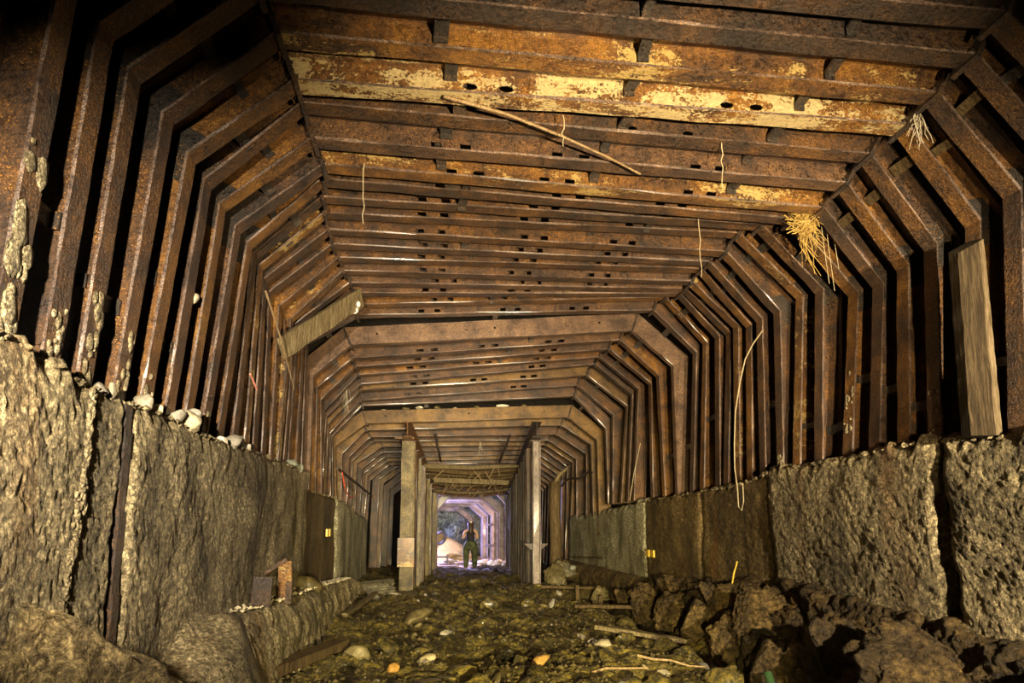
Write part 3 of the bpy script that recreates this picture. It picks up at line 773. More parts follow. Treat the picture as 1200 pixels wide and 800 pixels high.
stringer([(xl(15.0), 15.0, 3.36 + .175), (xl(18.4), 18.4, strl(18.4) + .175)], 'orange rusty I-beam lying on the first posts of the left row', M['rust_orange'], 5)
stringer([(xl(18.5), 18.5, strl(18.5) + .175), (xl(24.2), 24.2, strl(24.2) + .175)], 'dark I-beam sloping down on the far posts of the left row', M['rust_brown'], 6)
stringer([(xr(14.1), 14.1, strr(14.1) + .175), (xr(24.2), 24.2, strr(24.2) + .175)], 'dark I-beam sloping down along the tops of the right row of posts', M['rust_dark'], 7)
# rods hung lengthwise under the far roof beams
for x0, x1, lb in ((0.05, 0.25, 'left'), (1.82, 2.0, 'right')):
    bm = bmesh.new(); tube(bm, [(x0 + (x1 - x0) * k / 6, 15.7 + .75 * k, 3.57 - .035 * k + .02 * math.sin(k * 2)) for k in range(7)], 0.035, 6)
    tag(obj('tie_rod', bm, M['rust_dark']), 'thin rusty rod running back under the far roof beams, on the ' + lb, 'rod')
# sagging roof of poles over the end of the passage
rs = np.random.RandomState(12); kk = 0
for k in range(15):
    y = 19.4 + 0.33 * k; s = (y - 19.0) / 5.2
    zl = strl(y) + 0.32 - .05 * s; zr = strr(y) + .32 - .05 * s
    zc = -0.05 - 0.10 * math.sin(k * 1.7) ** 2
    bm = bmesh.new(); a, b = xl(y) - .2, xr(y) + .2; jy = rs.uniform(-.25, .25)
    tube(bm, [(a + (b - a) * q / 6, y + jy * (q / 6 - .5), zl + (zr - zl) * q / 6 + zc * math.sin(PI * q / 6) + rs.uniform(-.015, .015)) for q in range(7)], rs.uniform(.05, .085), 7, rs.uniform(.04, .07))
    tag(obj('roof_pole', bm, M[('wood_grey', 'wood_dark', 'rust_brown', 'wood_dark')[k % 4]]), ordinal(k) + ' sagging cross pole in the roof of the passage', 'pole', 'cross poles sagging over the passage')
for k, y in enumerate(sorted(rs.uniform(19.0, 23.9, 40))):
    s = rs.uniform(.08, .92); x = xl(y) + (xr(y) - xl(y)) * s
    z = strl(y) + (strr(y) - strl(y)) * s + .28 - .12 * math.sin(PI * s); bm = bmesh.new()
    dx = rs.uniform(-.3, .3); dz = -rs.uniform(.12, .34)
    tube(bm, [(x, y, z), (x + dx * .5, y - .15, z + dz * .5), (x + dx, y - .3, z + dz)], .022, 5, .014)
    tag(obj('broken_lath', bm, M['wood_pale']), ordinal(k) + ' broken lath end hanging from the sagging passage roof, counted from the camera', 'lath', 'lath ends hanging over the passage')
bm = bmesh.new(); v = [(0.3, 19.0, 3.0), (2.3, 18.9, 3.05)]
tag(obj('broken_beam', plank((0.05, 20.3, 2.80), (2.25, 20.1, 2.72), .2, .14, seed=4), M['wood_grey']), 'thick grey timber sagging across the passage roof, pale rubble on it', 'beam')
# ================================================================== STONES
def rock_mesh(name, seed, sub=3, sx=1, sy=1, sz=.7, amp=.32, fine=.06, chips=6):
    bm = bmesh.new(); bmesh.ops.create_icosphere(bm, subdivisions=sub, radius=1.0)
    co = np.array([v.co for v in bm.verts])
    n = fbm(co * .9 + seed * 7.7, 3, seed); f = fbm(co * 3.1 + seed, 3, seed + 3, .55, True)
    rs = np.random.RandomState(seed)
    r = 1 + amp * n + fine * f
    P = co * r[:, None]
    for _ in range(chips):                                  # chip flat faces
        d = rs.randn(3); d /= np.linalg.norm(d); h = rs.uniform(.62, .85)
        e = P @ d; P = P - np.clip(e - h, 0, None)[:, None] * d * .85
    P = P * np.array([sx, sy, sz])
    for v, q in zip(bm.verts, P): v.co = q
    me = bpy.data.meshes.new(name); bm.to_mesh(me); bm.free()
    me.polygons.foreach_set('use_smooth', [True] * len(me.polygons))
    return me
ROCKS = [rock_mesh('rock', k, 3 if k < 10 else 5, *((1, .8, .62), (1, 1, .8), (1.2, .8, .5), (.9, .9, .9))[k % 4], .45, .10 if k < 10 else .30) for k in range(14)]
ROCKS.append(rock_mesh('rock', 20, 5, 1, 1, 1, .22, .06, 1))
M['boulder_pale'] = concrete('boulder_pale', (0.42, 0.33, 0.17), (0.24, 0.18, 0.09), (0.08, 0.06, 0.03), lump=22)
RV = {}
def rock(name, label, loc, s, mat, k=0, rot=None, cat='stone', group=None, flat_=1.0):
    key = (k, mat)
    if key not in RV:
        m = ROCKS[k].copy(); m.materials.clear(); m.materials.append(M[mat]); RV[key] = m
    o = bpy.data.objects.new(name, RV[key]); C.objects.link(o)
    o.location = loc; o.scale = (s, s, s * flat_) if not isinstance(s, tuple) else s
    o.rotation_euler = rot if rot else (0, 0, k * 1.3)
    return tag(o, label, cat, group)

# concrete kerb and mound at the foot of the left wall
def kerb():
    ys = np.linspace(5.6, 15.2, 170); prof = [(-1.72, 0.86), (-1.60, 0.86), (-1.46, .84), (-1.38, .72), (-1.34, .5), (-1.31, .2), (-1.28, -.15)]
    pf = []
    for (a, b), (c, d) in zip(prof, prof[1:]):
        pf += [(a + (c - a) * q / 6, b + (d - b) * q / 6) for q in range(6)]
    pf.append(prof[-1]); pf = np.array(pf); G = []
    for y in ys:
        t = (y - 5.6) / 9.6; h = np.interp(y, [5.6, 6.2, 9, 13.7, 15.2], [.66, .66, .60, .42, .2])
        g = np.stack([pf[:, 0] - .02, np.full(len(pf), y), np.where(pf[:, 1] > 0, pf[:, 1] / .86 * h, pf[:, 1])], 1)
        G.append(g)
    G = np.array(G); q = G.reshape(-1, 3)
    d = .035 * fbm(q * 2.5, 3, 51) + .035 * fbm(q * np.array([6, 9, 3]), 3, 52, .6, True)
    q = q + np.stack([d, d * 0, d * .8], 1)
    return mesh_np('kerb', q, grid_faces(G.shape[0], G.shape[1]))
tag(obj('kerb', kerb(), M['concrete'], wl, smooth=True), 'rough concrete kerb running along the foot of the left wall')
o = rock('mound', None, (-1.74, 5.55, .0), (.62, 1.25, .75), 'concrete', 14, (0, 0, .1), None); o.parent = wl; o['label'] = 'smooth concrete mound at the near end of the kerb'
rock('boulder', 'big rough boulder in the bottom left corner against the left wall', (-1.42, 3.15, .42), (.66, .40, .74), 'boulder_pale', 13, (0, 0, 1.4), 'boulder')
rock('boulder', 'low slab of rubble at the kerb end under the pale far left wall', (-1.25, 15.0, .12), (.5, .9, .32), 'concrete_pale', 10, (0, -.1, .2), 'boulder')

# boulders along the right wall
BR = [((3.55, 4.75, .22), (.52, .62, .50), 11, 'craggy boulder at the bottom right edge under the pale near wall'),
      ((3.62, 5.75, .30), (.42, .60, .55), 12, 'largest ochre boulder under the big dark crack of the right wall'),
      ((3.30, 6.35, .08), (.30, .36, .34), 13, 'low brown boulder beside the gutter in front of the ochre one'),
      ((3.62, 7.20, .45), (.36, .60, .40), 10, 'yellow-crusted boulder high against the right wall, below the yellow paint line'),
      ((3.42, 7.45, .10), (.36, .42, .36), 11, 'dark boulder at the gutter edge below the yellow-crusted one'),
      ((3.70, 8.55, .50), (.26, .45, .28), 12, 'boulder with a pale knob, left of the yellow-crusted one'),
      ((3.55, 8.65, .15), (.36, .48, .42), 13, 'shadowed boulder behind the plank over the gutter'),
      ((3.55, 9.70, .22), (.36, .50, .44), 10, 'dark brown boulder under the middle of the right wall'),
      ((3.50, 10.8, .18), (.32, .46, .36), 11, 'small upright boulder left of the dark brown one by the right wall'),
      ((3.48, 11.9, .15), (.30, .42, .30), 12, 'rounded boulder just right of the low far right kerb'),
      ((3.35, 13.2, .10), (.26, .30, .26), 13, 'grey block under the far right kerb, right of the boards'),
      ((3.30, 14.1, .08), (.24, .26, .24), 10, 'grey block under the far right kerb, between the two short stakes'),
      ((2.95, 15.8, .28), (.40, .40, .36), 11, 'grey boulder right of the first post of the right row'),
      ((3.35, 16.6, .40), (.42, .50, .42), 12, 'tall boulder behind the grey one by the right row of posts')]
for p, s, k, lb in BR:
    p = (p[0] - .06, p[1], p[2] - .05); s = tuple(q * .85 for q in s)
    rock('boulder', lb, p, s, 'boulder' if p[1] < 12.5 else 'stone', k, (k * .2, .1, k * .9), 'boulder', 'boulders along the right wall')
# low rounded kerb below the pale far right wall
bm = bmesh.new()
def kerb_r():
    ys = np.linspace(11.6, 18.6, 90); pf = np.array([(3.9, .52), (3.72, .52), (3.58, .48), (3.5, .38), (3.47, .2), (3.45, 0), (3.45, -.2)])
    pf = np.array([pf[int(k // 5)] + (pf[min(6, int(k // 5) + 1)] - pf[int(k // 5)]) * (k % 5) / 5 for k in range(31)])
    G = np.array([np.stack([pf[:, 0], np.full(31, y), pf[:, 1]], 1) for y in ys]); q = G.reshape(-1, 3)
    d = .04 * fbm(q * 2, 3, 61) + .03 * fbm(q * 7, 2, 63)
    q = q - np.stack([d, d * 0, -d * .6], 1)
    return mesh_np('kerb', q, grid_faces(90, 31, flip=True))
tag(obj('kerb', kerb_r(), M['concrete_dark'], wr, smooth=True), 'low rounded concrete kerb at the foot of the pale far right wall')

# marked stones on the floor
FS = [((-1.30, 14.0), .13, 'stone_pale', 1, 'round pale stone at the end of the left kerb'),
      ((-.34, 6.95), .075, 'stone_ochre', 3, 'pale orange stone on the floor near the bottom edge, left of centre'),
      ((-.20, 10.2), .24, 'stone', 2, 'large flat olive stone in the left middle of the floor'),
      ((1.84, 7.3), .10, 'stone_grey', 0, 'grey stone on the mud right of centre, near the front'),
      ((-.02, 7.65), .10, 'stone_pale', 5, 'small pale angular stone between the orange and the grey ones'),
      ((1.05, 6.75), .12, 'stone_ochre', 2, 'yellow pointed stone at the bottom edge, right of centre'),
      ((-1.06, 13.2), .15, 'stone_grey', 4, 'flat grey stone just right of the round pale one'),
      ((-.75, 14.9), .16, 'stone_grey', 6, 'bluish stone in front of the first left post'),
      ((-1.3, 7.0), .09, 'stone_white', 7, 'whitish stone tucked against the kerb above the thick plank'),
      ((-.75, 7.55), .16, 'stone', 1, 'dark grey stone left of the orange one'),
      ((3.35, 16.2), .10, 'stone_blue', 3, 'small pale blue stone among the boulders right of the posts')]
for (x, y), s, mt, k, lb in FS: rock('stone', lb, (x, y, fz(x, y) + s * .35 + (.4 if mt == 'stone_blue' else 0)), s, mt, k, (.12 * (k % 3), .1 * (k % 4), k * 2.1), flat_=.8)
# loose stones, every one an object; labelled by their row from the camera and place in that row
rs = np.random.RandomState(21); ST = []
while len(ST) < 280:
    y = 4.6 * (20 / 4.6) ** rs.rand(); x = rs.uniform(-1.25, 3.0)
    if y > 15 and not (xl(y) + .2 < x < xr(y) - .2): continue
    s = min(.22, rs.gamma(1.8, .04) + .025)
    ST.append((y, x, s, int(rs.randint(0, 10)), tuple(rs.uniform(0, 6.28, 3) * np.array([.12, .12, 1])), rs.uniform(.4, .8)))
ST.sort()
for row in range(20):
    R_ = sorted(ST[row * 14:(row + 1) * 14], key=lambda q: q[1])
    for k, (y, x, s, v_, rt, fl_) in enumerate(R_):
        mt = ('mud', 'mud', 'stone', 'stone_grey', 'mud')[(k + row) % 5] if s < .1 else 'mud'
        sz = 'big' if s > .13 else 'small' if s < .07 else 'middling'
        rock('stone', ordinal(k) .replace('nearest', 'first') + ' from the left, a ' + sz + ' muddy stone in the ' + ordinal(row) + ' row of floor stones', (x, y, fz(x, y) + s * .06), s, mt, v_, rt, 'stone', 'loose stones bedded in the muddy floor', fl_)
# rubble caught on top of the broad tan arch
for k, (x, s) in enumerate(((-1.1, .07), (-.62, .10), (-.3, .13), (.1, .11), (.5, .06), (1.0, .08), (1.6, .12), (2.1, .07))):
    rock('stone', ordinal(k).replace('nearest', 'first') + ' stone from the left lying on top of the broad tan arch', (x, 15.5, 3.99 + .05 * (x + 1.47) + s * .4), s, ('stone_pale', 'stone', 'stone_white', 'stone')[k % 4], k, (0, 0, k), 'stone', 'stones caught on top of the broad tan arch', .6)
# fine gravel: uncountable
def scatter(name, n, fn, seed, mat, smin=.008, smax=.03, kind='stuff', label=None, par=None):
    rs = np.random.RandomState(seed); base = np.array([(1, 0, 0), (-1, 0, 0), (0, 1, 0), (0, -1, 0), (0, 0, .7), (0, 0, -.7)], float)
    bf = [(0, 2, 4), (2, 1, 4), (1, 3, 4), (3, 0, 4), (2, 0, 5), (1, 2, 5), (3, 1, 5), (0, 3, 5)]
    V = []; F = []
    P = fn(rs, n)
    for i in range(len(P)):
        s = rs.uniform(smin, smax); j = base * rs.uniform(.6, 1.3, (6, 3)); a = rs.uniform(0, 6.28)
        R = np.array([[math.cos(a), -math.sin(a), 0], [math.sin(a), math.cos(a), 0], [0, 0, 1]])
        V.append(j @ R * s + P[i]); F += [(a_ + 6 * i, b_ + 6 * i, c_ + 6 * i) for a_, b_, c_ in bf]
    o = obj(name, mesh_np(name, np.concatenate(V), F), M[mat], par)
    return tag(o, label, kind=kind)
def fl(rs, n):
    y = 4.3 * (21 / 4.3) ** rs.rand(n); x = rs.uniform(-1.3, 3.3, n)
    keep = (y < 15) | ((x > -.3) & (x < 2.3)); x = x[keep]; y = y[keep]
    return np.stack([x, y, floor_z(x, y) + .012], 1)
scatter('gravel', 6500, fl, 31, 'stone', .008, .034, label='fine wet gravel strewn over the mud', par=flo)
def kt(rs, n):
    y = rs.uniform(6, 13.5, n); x = rs.uniform(-1.7, -1.45, n); h = np.interp(y, [5.6, 6.2, 9, 13.7, 15.2], [.66, .66, .60, .42, .2])
    return np.stack([x, y, h + .02], 1)
scatter('grit', 420, kt, 32, 'stone_pale', .008, .028, label='pale grit lying along the top of the kerb', par=wl)
def wtl(rs, n):
    y = 2.6 * (16 / 2.6) ** rs.rand(n); x = rs.uniform(-1.82, -1.68, n)
    return np.stack([x, y, np.interp(y, [a for a, _ in ZL], [b for _, b in ZL]) + .0], 1)
scatter('grit', 300, wtl, 33, 'concrete', .008, .03, label='grit lying on the wall top', par=wl)
def wtr(rs, n):
    y = 3.6 * (15 / 3.6) ** rs.rand(n); x = rs.uniform(3.86, 4.0, n)
    return np.stack([x, y, np.interp(y, [a for a, _ in ZR], [b for _, b in ZR]) + .0], 1)
scatter('grit', 420, wtr, 34, 'concrete', .01, .045, label='crumbled concrete along the wall top', par=wr)
# stones on top of the left wall
WS = [((3.80), .045, 'stone_grey', 1, 'small grey stone on the left wall top beside the third arch leg'),
      ((3.92), .05, 'stone_grey', 2, 'small dark stone on the left wall top touching the fourth arch leg'),
      ((4.34), .075, 'stone_grey', 4, 'purple-grey stone on the left wall top left of the pale cobble group'),
      ((4.55), .05, 'stone_pale', 5, 'little pale stone beside the purple-grey one on the left wall top'),
      ((4.86), .07, 'stone_grey', 6, 'grey stone on the left wall top under the big pale cobble'),
      ((5.10), .105, 'stone_pale', 3, 'big pale yellowish cobble on the left wall top'),
      ((5.22), .06, 'stone_grey', 7, 'grey stone perched behind the big pale cobble'),
      ((5.94), .06, 'stone_white', 8, 'small whitish stone on the left wall top right of the cobble'),
      ((6.25), .09, 'stone_grey', 9, 'mauve stone standing on the left wall top, tallest of the small group'),
      ((6.50), .07, 'stone_blue', 2, 'pale blue stone right of the mauve one on the left wall top'),
      ((6.72), .05, 'stone_white', 5, 'last small white stone of the group on the left wall top'),
      ((8.85), .10, 'stone_blue', 0, 'light blue stone at the right end of the left wall top'),
      ((9.35), .07, 'stone_blue', 4, 'flat light blue chip beside the light blue stone on the left wall end')]
for y, s, mt, k, lb in WS:
    rock('stone', lb, (-1.76 + (0.02 if k == 3 else 0), y, float(np.interp(y, [a for a, _ in ZL], [b for _, b in ZL])) + s * .55 + (.10 if y == 5.22 else 0)), s, mt, k, (k * .7, k * .4, k * 1.1))
rock('stone', 'pinkish stone jammed between two left arch legs well above the wall', (-1.78, 5.12, 3.05), .055, 'stone_pale', 7, (1, .3, .4))

# ================================================================== LOOSE TIMBER AND IRON
tag(obj('plank', plank((-1.70, 7.75, 3.38), (-.98, 8.95, 4.42), .24, .05, up=(.55, -.75, -.35), seed=1, n=14), M['wood_grey']), 'grey weathered plank slanting across the left arches up to the roof', 'plank')
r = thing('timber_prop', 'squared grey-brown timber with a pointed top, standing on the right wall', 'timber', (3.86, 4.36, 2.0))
def prop():
    bm = bmesh.new(); rs = np.random.RandomState(8); prev = None
    for i in range(15):
        z = 1.38 * i / 14; ring = []
        for a, b in ((-.11, -.05), (.045, -.09), (.11, -.075), (.11, .06), (-.09, .06)):
            zz = z + (0.10 * (a + .1) / .2 if i == 14 else 0) + (.04 * (b < 0) * -1 if i == 14 else 0)
            k = 1 - .12 * i / 14
            ring.append(bm.verts.new((a * k + .02 * i / 14 - .02 + rs.uniform(-.004, .004), b + rs.uniform(-.004, .004), zz)))
        if prev:
            for q in range(5):
                f = bm.faces.new((prev[q], prev[(q + 1) % 5], ring[(q + 1) % 5], ring[q]))
                if q == 1: f.material_index = 1  # side face takes the painted lit tone
        else: bm.faces.new(ring[::-1])
        prev = ring
    bm.faces.new(prev); return bm
obj('shaft', prop(), M['wood_prop'], r).data.materials.append(M['wood_lit_side'])
bm = bmesh.new(); tube(bm, [(.095, -.02, .80), (.125, -.03, .9), (.115, -.03, 1.05), (.085, -.02, 1.2)], .012, 5, .004); tag(obj('splinter', bm, M['wood_pale'], r), 'long splinter peeling off the edge')
bm = bmesh.new(); tube(bm, [(.04, 4.50, 4.40), (.5, 4.66, 4.405), (.95, 4.88, 4.40), (1.4, 5.1, 4.37), (1.72, 5.28, 4.345)], .013, 6, .008)
tag(obj('hanging_lath', bm, M['wood_pale']), 'thin pale lath hanging loose under the near roof beams', 'lath')
bm = bmesh.new(); tube(bm, [(-1.66, 6.72, 3.68), (-1.62, 7.3, 3.36), (-1.60, 8.0, 2.97)], .012, 6, .006)
tag(obj('stick', bm, M['wood_pale']), 'thin stick leaning on the left arch legs below the slanting plank', 'stick')
bm = bmesh.new(); tube(bm, [(-1.68, 6.40, 2.77), (-1.68, 6.5, 2.74), (-1.68, 6.66, 2.68)], .009, 6)
tag(obj('cord_end', bm, M['pink_plastic']), 'short pink cord end caught on a left arch leg', 'cord')
r = thing('fungus_clump', 'white fungus clump hanging at the top end of the slanting plank', 'fungus', (-1.02, 8.88, 4.30))
for dx, dz, s in ((0, 0, .05), (-.03, -.08, .055)):
    bm = bmesh.new(); bmesh.ops.create_icosphere(bm, subdivisions=2, radius=s, matrix=Matrix.Translation((dx, 0, dz))); obj('fungus_lobe', bm, M['white_fungus'], r, smooth=True)
tag(obj('plank', plank((-1.42, 6.35, fz(-1.35, 6.4) + .06), (-.98, 8.0, fz(-1, 8) + .09), .2, .09, seed=3), M['wood_dark']), 'thick mossy plank lying beside the left kerb at the bottom', 'plank')
tag(obj('board', plank((-1.22, 10.4, fz(-1.25, 10.4) + .06), (-1.0, 13.2, fz(-1.05, 13.2) + .1), .10, .04, seed=5), M['wood_grey']), 'narrow board lying on the floor alongside the left kerb', 'board')
tag(obj('board', plank((2.15, 8.95, fz(2.15, 8.9) + .06), (3.15, 8.3, fz(2.3, 8.5) + .04), .13, .05, seed=6), M['wood_grey']), 'board bridging the gutter in front of the right boulders', 'board')
tag(obj('board', plank((2.35, 11.2, fz(2.3, 11.2) + .07), (3.35, 10.9, fz(2.4, 11) + .08), .12, .05, seed=7), M['wood_dark']), 'board crossing the gutter behind the first one', 'board')
tag(obj('board', plank((2.25, 14.0, fz(2.3, 14) + .10), (3.45, 13.6, fz(2.4, 13.6) + .16), .10, .05, seed=9), M['wood_dark']), 'thin far board lying from the right post row to the right kerb', 'board')
for x, y, h, lb in ((2.85, 13.35, .34, 'left'), (3.05, 12.3, .36, 'right')):
    bm = bmesh.new(); box(bm, (0, 0, h / 2 - .1), (.07, .05, h + .2)); tag(obj('stake', bm, M['wood_dark'], loc=(x, y, fz(x, y) + .02)), lb + ' one of two short stakes standing in the gutter by the far boards', 'stake')
# iron stubs standing on the kerb
r = thing('iron_stub', 'rusty square plate standing on the left kerb', 'iron stub', (-1.53, 6.62, .64))
bm = bmesh.new(); box(bm, (0, 0, .14), (.17, .03, .28), Matrix.Rotation(.06, 3, 'Y')); obj('plate', bm, M['rust_dark'], r)
bm = bmesh.new(); box(bm, (-.07, .05, .13), (.02, .12, .26)); obj('flange', bm, M['rust_brown'], r)
r = thing('iron_stub', 'yellow-stained iron stub with a slanted cap on the left kerb', 'iron stub', (-1.50, 7.35, .62))
bm = bmesh.new(); box(bm, (.03, 0, .20), (.13, .05, .42), Matrix.Rotation(-.05, 3, 'Y')); obj('web', bm, M['rust_fleck'], r)
bm = bmesh.new(); box(bm, (-.06, 0, .36), (.26, .14, .035), Matrix.Rotation(-.6, 3, 'Y')); obj('cap', bm, M['rust_brown'], r)
bm = bmesh.new(); box(bm, (.08, -.05, .10), (.06, .06, .22)); obj('foot', bm, M['rust_brown'], r)
rock('stone', 'flat upright stone leaning on the wall behind the iron stubs', (-1.55, 9.3, .62), .16, 'stone', 2, (1.2, .3, .4))
# reflector strips and paint
for nm, x, y, z, sd, lb in (('reflector', 3.80, 11.7, .94, -1, 'right'), ('reflector', -1.69, 11.75, 1.30, 1, 'left')):
    r = thing(nm, 'pair of small yellow reflector strips on the ' + lb + ' wall', 'reflector', (x, y, z))
    for k in (-1, 1):
        bm = bmesh.new(); box(bm, (0, k * .13, 0), (.03, .15, .12)); obj('strip', bm, M['yellow_reflector'], r)
bm = bmesh.new(); tube(bm, [(3.76, 8.18, .96), (3.76, 8.22, .9), (3.755, 8.27, .82), (3.75, 8.33, .68), (3.745, 8.38, .6)], .010, 6)  # line of yellow paint, built as a thin tube on the wall
tag(obj('paint_line', bm, M['yellow_paint']), 'short bent line of yellow paint on the dark right wall', 'wire')
bm = bmesh.new(); tube(bm, [(3.74, 14.8, .74), (3.73, 16, .70), (3.74, 18.6, .62)], .014, 6)
tag(obj('reinforcing_bar', bm, M['rust_dark']), 'thin bar sticking out along the pale far right wall', 'bar')
# log, rails, cables
r = thing('log_prop', 'dark round log standing right of the steel post row', 'log', (3.08, 17.0, 0))
bm = bmesh.new(); tube(bm, [(0, 0, -.1), (.02, 0, 1.0), (.0, 0, 2.0), (.03, 0, 2.55)], .15, 12, .14); obj('trunk', bm, M['wood_dark'], r, smooth=True)
bm = bmesh.new(); tube(bm, [(.02, 0, 2.52), (.12, -.02, 2.72), (.3, 0, 2.86), (.36, .02, 3.0)], .06, 7, .03); obj('branch_stub', bm, M['wood_grey'], r, smooth=True)
bm = bmesh.new(); tube(bm, [(-1.78, 13.2, 2.50), (-1.77, 16, 2.44), (-1.76, 20.6, 2.34)], .03, 7)
tag(obj('hand_rail', bm, M['rust_dark']), 'rusty pipe running along the far left arch legs', 'pipe')
bm = bmesh.new(); tube(bm, [(-1.74, 13.6, 2.46), (-1.72, 13.9, 2.2), (-1.70, 14.3, 2.06), (-1.70, 14.8, 2.02), (-1.70, 15.3, 2.08)], .012, 6)
tag(obj('cord', bm, M['red_plastic']), 'red cord looped over the pipe on the far left legs', 'cord')
bm = bmesh.new(); tube(bm, [(3.62, 15.0 + .5 * k, 2.66 + .05 * math.sin(k * 1.4) - .012 * abs(k - 4)) for k in range(9)], .028, 6)
tag(obj('cable', bm, M['rust_dark']), 'old cable strung along the far right arch legs', 'cable')
bm = bmesh.new(); tube(bm, [(3.76, 7.25, 3.62), (3.74, 7.45, 3.52), (3.72, 7.62, 3.38), (3.72, 7.78, 3.15), (3.71, 7.93, 2.8), (3.71, 8.0, 2.4), (3.70, 8.0, 2.1), (3.70, 7.95, 1.85), (3.69, 7.92, 1.62), (3.69, 7.84, 1.58), (3.69, 7.78, 1.68), (3.70, 7.80, 1.9)], .008, 6, .006)
tag(obj('wire', bm, M['string_pale']), 'long pale wire curving down over the right arch legs and wall', 'wire')
bm = bmesh.new(); tube(bm, [(3.74, 11.9, 2.9), (3.73, 12.3, 2.4), (3.72, 12.6, 1.9)], .008, 5)
tag(obj('wire', bm, M['string_pale']), 'faint thin wire hanging over the right legs beyond the flat-faced arch', 'wire')
# strings from the roof
for p, l, lb in (((2.74, 6.5, 4.60), .66, 'longer string dangling from the roof left of the straw nest'), ((2.30, 4.95, 4.44), .36, 'pale frayed root hanging from the near roof beams at right'), ((-.62, 5.6, 4.42), .5, 'faint thread hanging from the painted beam at the left'), ((.95, 4.75, 4.43), .2, 'short root tuft hanging under the middle of the near roof')):
    bm = bmesh.new(); rs = np.random.RandomState(int(l * 100))
    tube(bm, [(p[0] + rs.uniform(-.012, .012), p[1], p[2] + .05 - (l + .05) * k / 7) for k in range(8)], .0045, 5, .003)
    tag(obj('hanging_string', bm, M['string_pale']), lb, 'string')
def tuft(name, label, cat, loc, n, ln, rad, mat, seed, up=.2):
    rs = np.random.RandomState(seed); bm = bmesh.new()
    for k in range(n):
        d = Vector((rs.randn() * rad, rs.randn() * rad, 0)); L = ln * rs.uniform(.4, 1.1); p = Vector((rs.randn() * rad * .4, rs.randn() * rad * .4, rs.uniform(0, .08)))
        pts = [p]
        for q in range(4): pts.append(pts[-1] + Vector((rs.randn() * rad * .5, rs.randn() * rad * .5, -L / 4)) + d * .25)
        tube(bm, pts, .004, 3, .002, False)
    return tag(obj(name, bm, M[mat], loc=loc), label, cat)
r = thing('straw_nest', 'straw bird nest hanging from a right crown joint', 'nest', (3.56, 5.92, 4.33))
rs = np.random.RandomState(2); bm = bmesh.new()
for k in range(150):
    a = rs.uniform(0, 6.28); e = rs.uniform(-1, 1); R = .10 * rs.uniform(.6, 1.1); p = Vector((R * math.cos(a) * math.sqrt(1 - e * e), R * math.sin(a) * math.sqrt(1 - e * e), e * .10))
    d = Vector(rs.randn(3)).normalized() * rs.uniform(.06, .13); tube(bm, [p - d, p + Vector(rs.randn(3)) * .012, p + d], .0045, 3, .003, False)
obj('bowl', bm, M['straw'], r)
bm = bmesh.new()
for k in range(26):
    x = rs.uniform(-.05, .12); y = rs.uniform(-.06, .06); L = rs.uniform(.15, .5); tube(bm, [(x, y, -.05), (x + rs.uniform(-.04, .08), y, -.05 - L * .5), (x + rs.uniform(-.05, .16), y, -.05 - L)], .004, 3, .002, False)
obj('trailing_straw', bm, M['straw'], r)
bm = bmesh.new()
for k in range(7):
    tube(bm, [(0.05, 0, .05), (.10 + .05 * k / 3, rs.uniform(-.05, .05), .12 + rs.uniform(-.1, .1)), (.2 + rs.uniform(0, .1), .02, .14 + rs.uniform(-.12, .12))], .004, 3, .003, False)
for x, L in ((.17, .75), (.22, .82), (.28, .6)):
    tube(bm, [(x, .0, .12), (x + .02, 0, .12 - L * .5), (x + .05, 0, .12 - L)], .0045, 3, .003, False)
tag(obj('grass_strand', bm, M['string_pale'], r), 'long pale grass strands')
tuft('root_tuft', 'tuft of dry roots at the upper right crown joint', 'roots', (3.66, 4.45, 4.45), 16, .26, .03, 'root', 9)
tuft('root_tuft', 'pale root tuft hanging among the far left haunches', 'roots', (-1.62, 12.9, 3.95), 14, .6, .035, 'root', 10)
tuft('root_tuft', 'scraggy root tuft below the middle of the passage roof', 'roots', (1.25, 17.8, 3.6), 10, .35, .04, 'root', 11)
# gutter water, bottle, sticks
bm = bmesh.new(); box(bm, (3.1, 8.6, -.235), (.75, 11.0, .03))
tag(obj('gutter_water', bm, M['gutter_water']), kind='structure')
def bottle():
    bm = bmesh.new(); prof = [(0, .0), (.036, 0), (.038, .01), (.038, .14), (.03, .18), (.014, .21), (.013, .26), (.0, .26)]; n = 14; rings = []
    for r_, z in prof: rings.append([bm.verts.new((max(r_, .0005) * math.cos(2 * PI * k / n), max(r_, .0005) * math.sin(2 * PI * k / n), z)) for k in range(n)])
    for A, B in zip(rings, rings[1:]):
        for k in range(n): bm.faces.new((A[k], A[(k + 1) % n], B[(k + 1) % n], B[k]))
    return bm
o = tag(obj('bottle', bottle(), M['bottle_glass'], smooth=True), 'green glass bottle poking out of the gutter at the bottom right', 'bottle')
o.location = (3.02, 6.05, fz(3.02, 6.05) + .02); o.rotation_euler = (2.7, .3, .6); o.location.z += .26
for (a, b), lb in ((((2.0, 6.65), (2.62, 6.45)), 'pale bent stick on the mud beside the gutter, right one'), (((1.45, 6.2), (2.0, 6.35)), 'pale stick on the mud at the bottom edge, left of the other stick')):
    bm = bmesh.new(); tube(bm, [(a[0] + (b[0] - a[0]) * k / 4, a[1] + (b[1] - a[1]) * k / 4 + .03 * math.sin(k), fz(a[0] + (b[0] - a[0]) * k / 4, a[1] + (b[1] - a[1]) * k / 4) + .045) for k in range(5)], .013, 6, .008)
    tag(obj('stick', bm, M['wood_pale']), lb, 'stick')

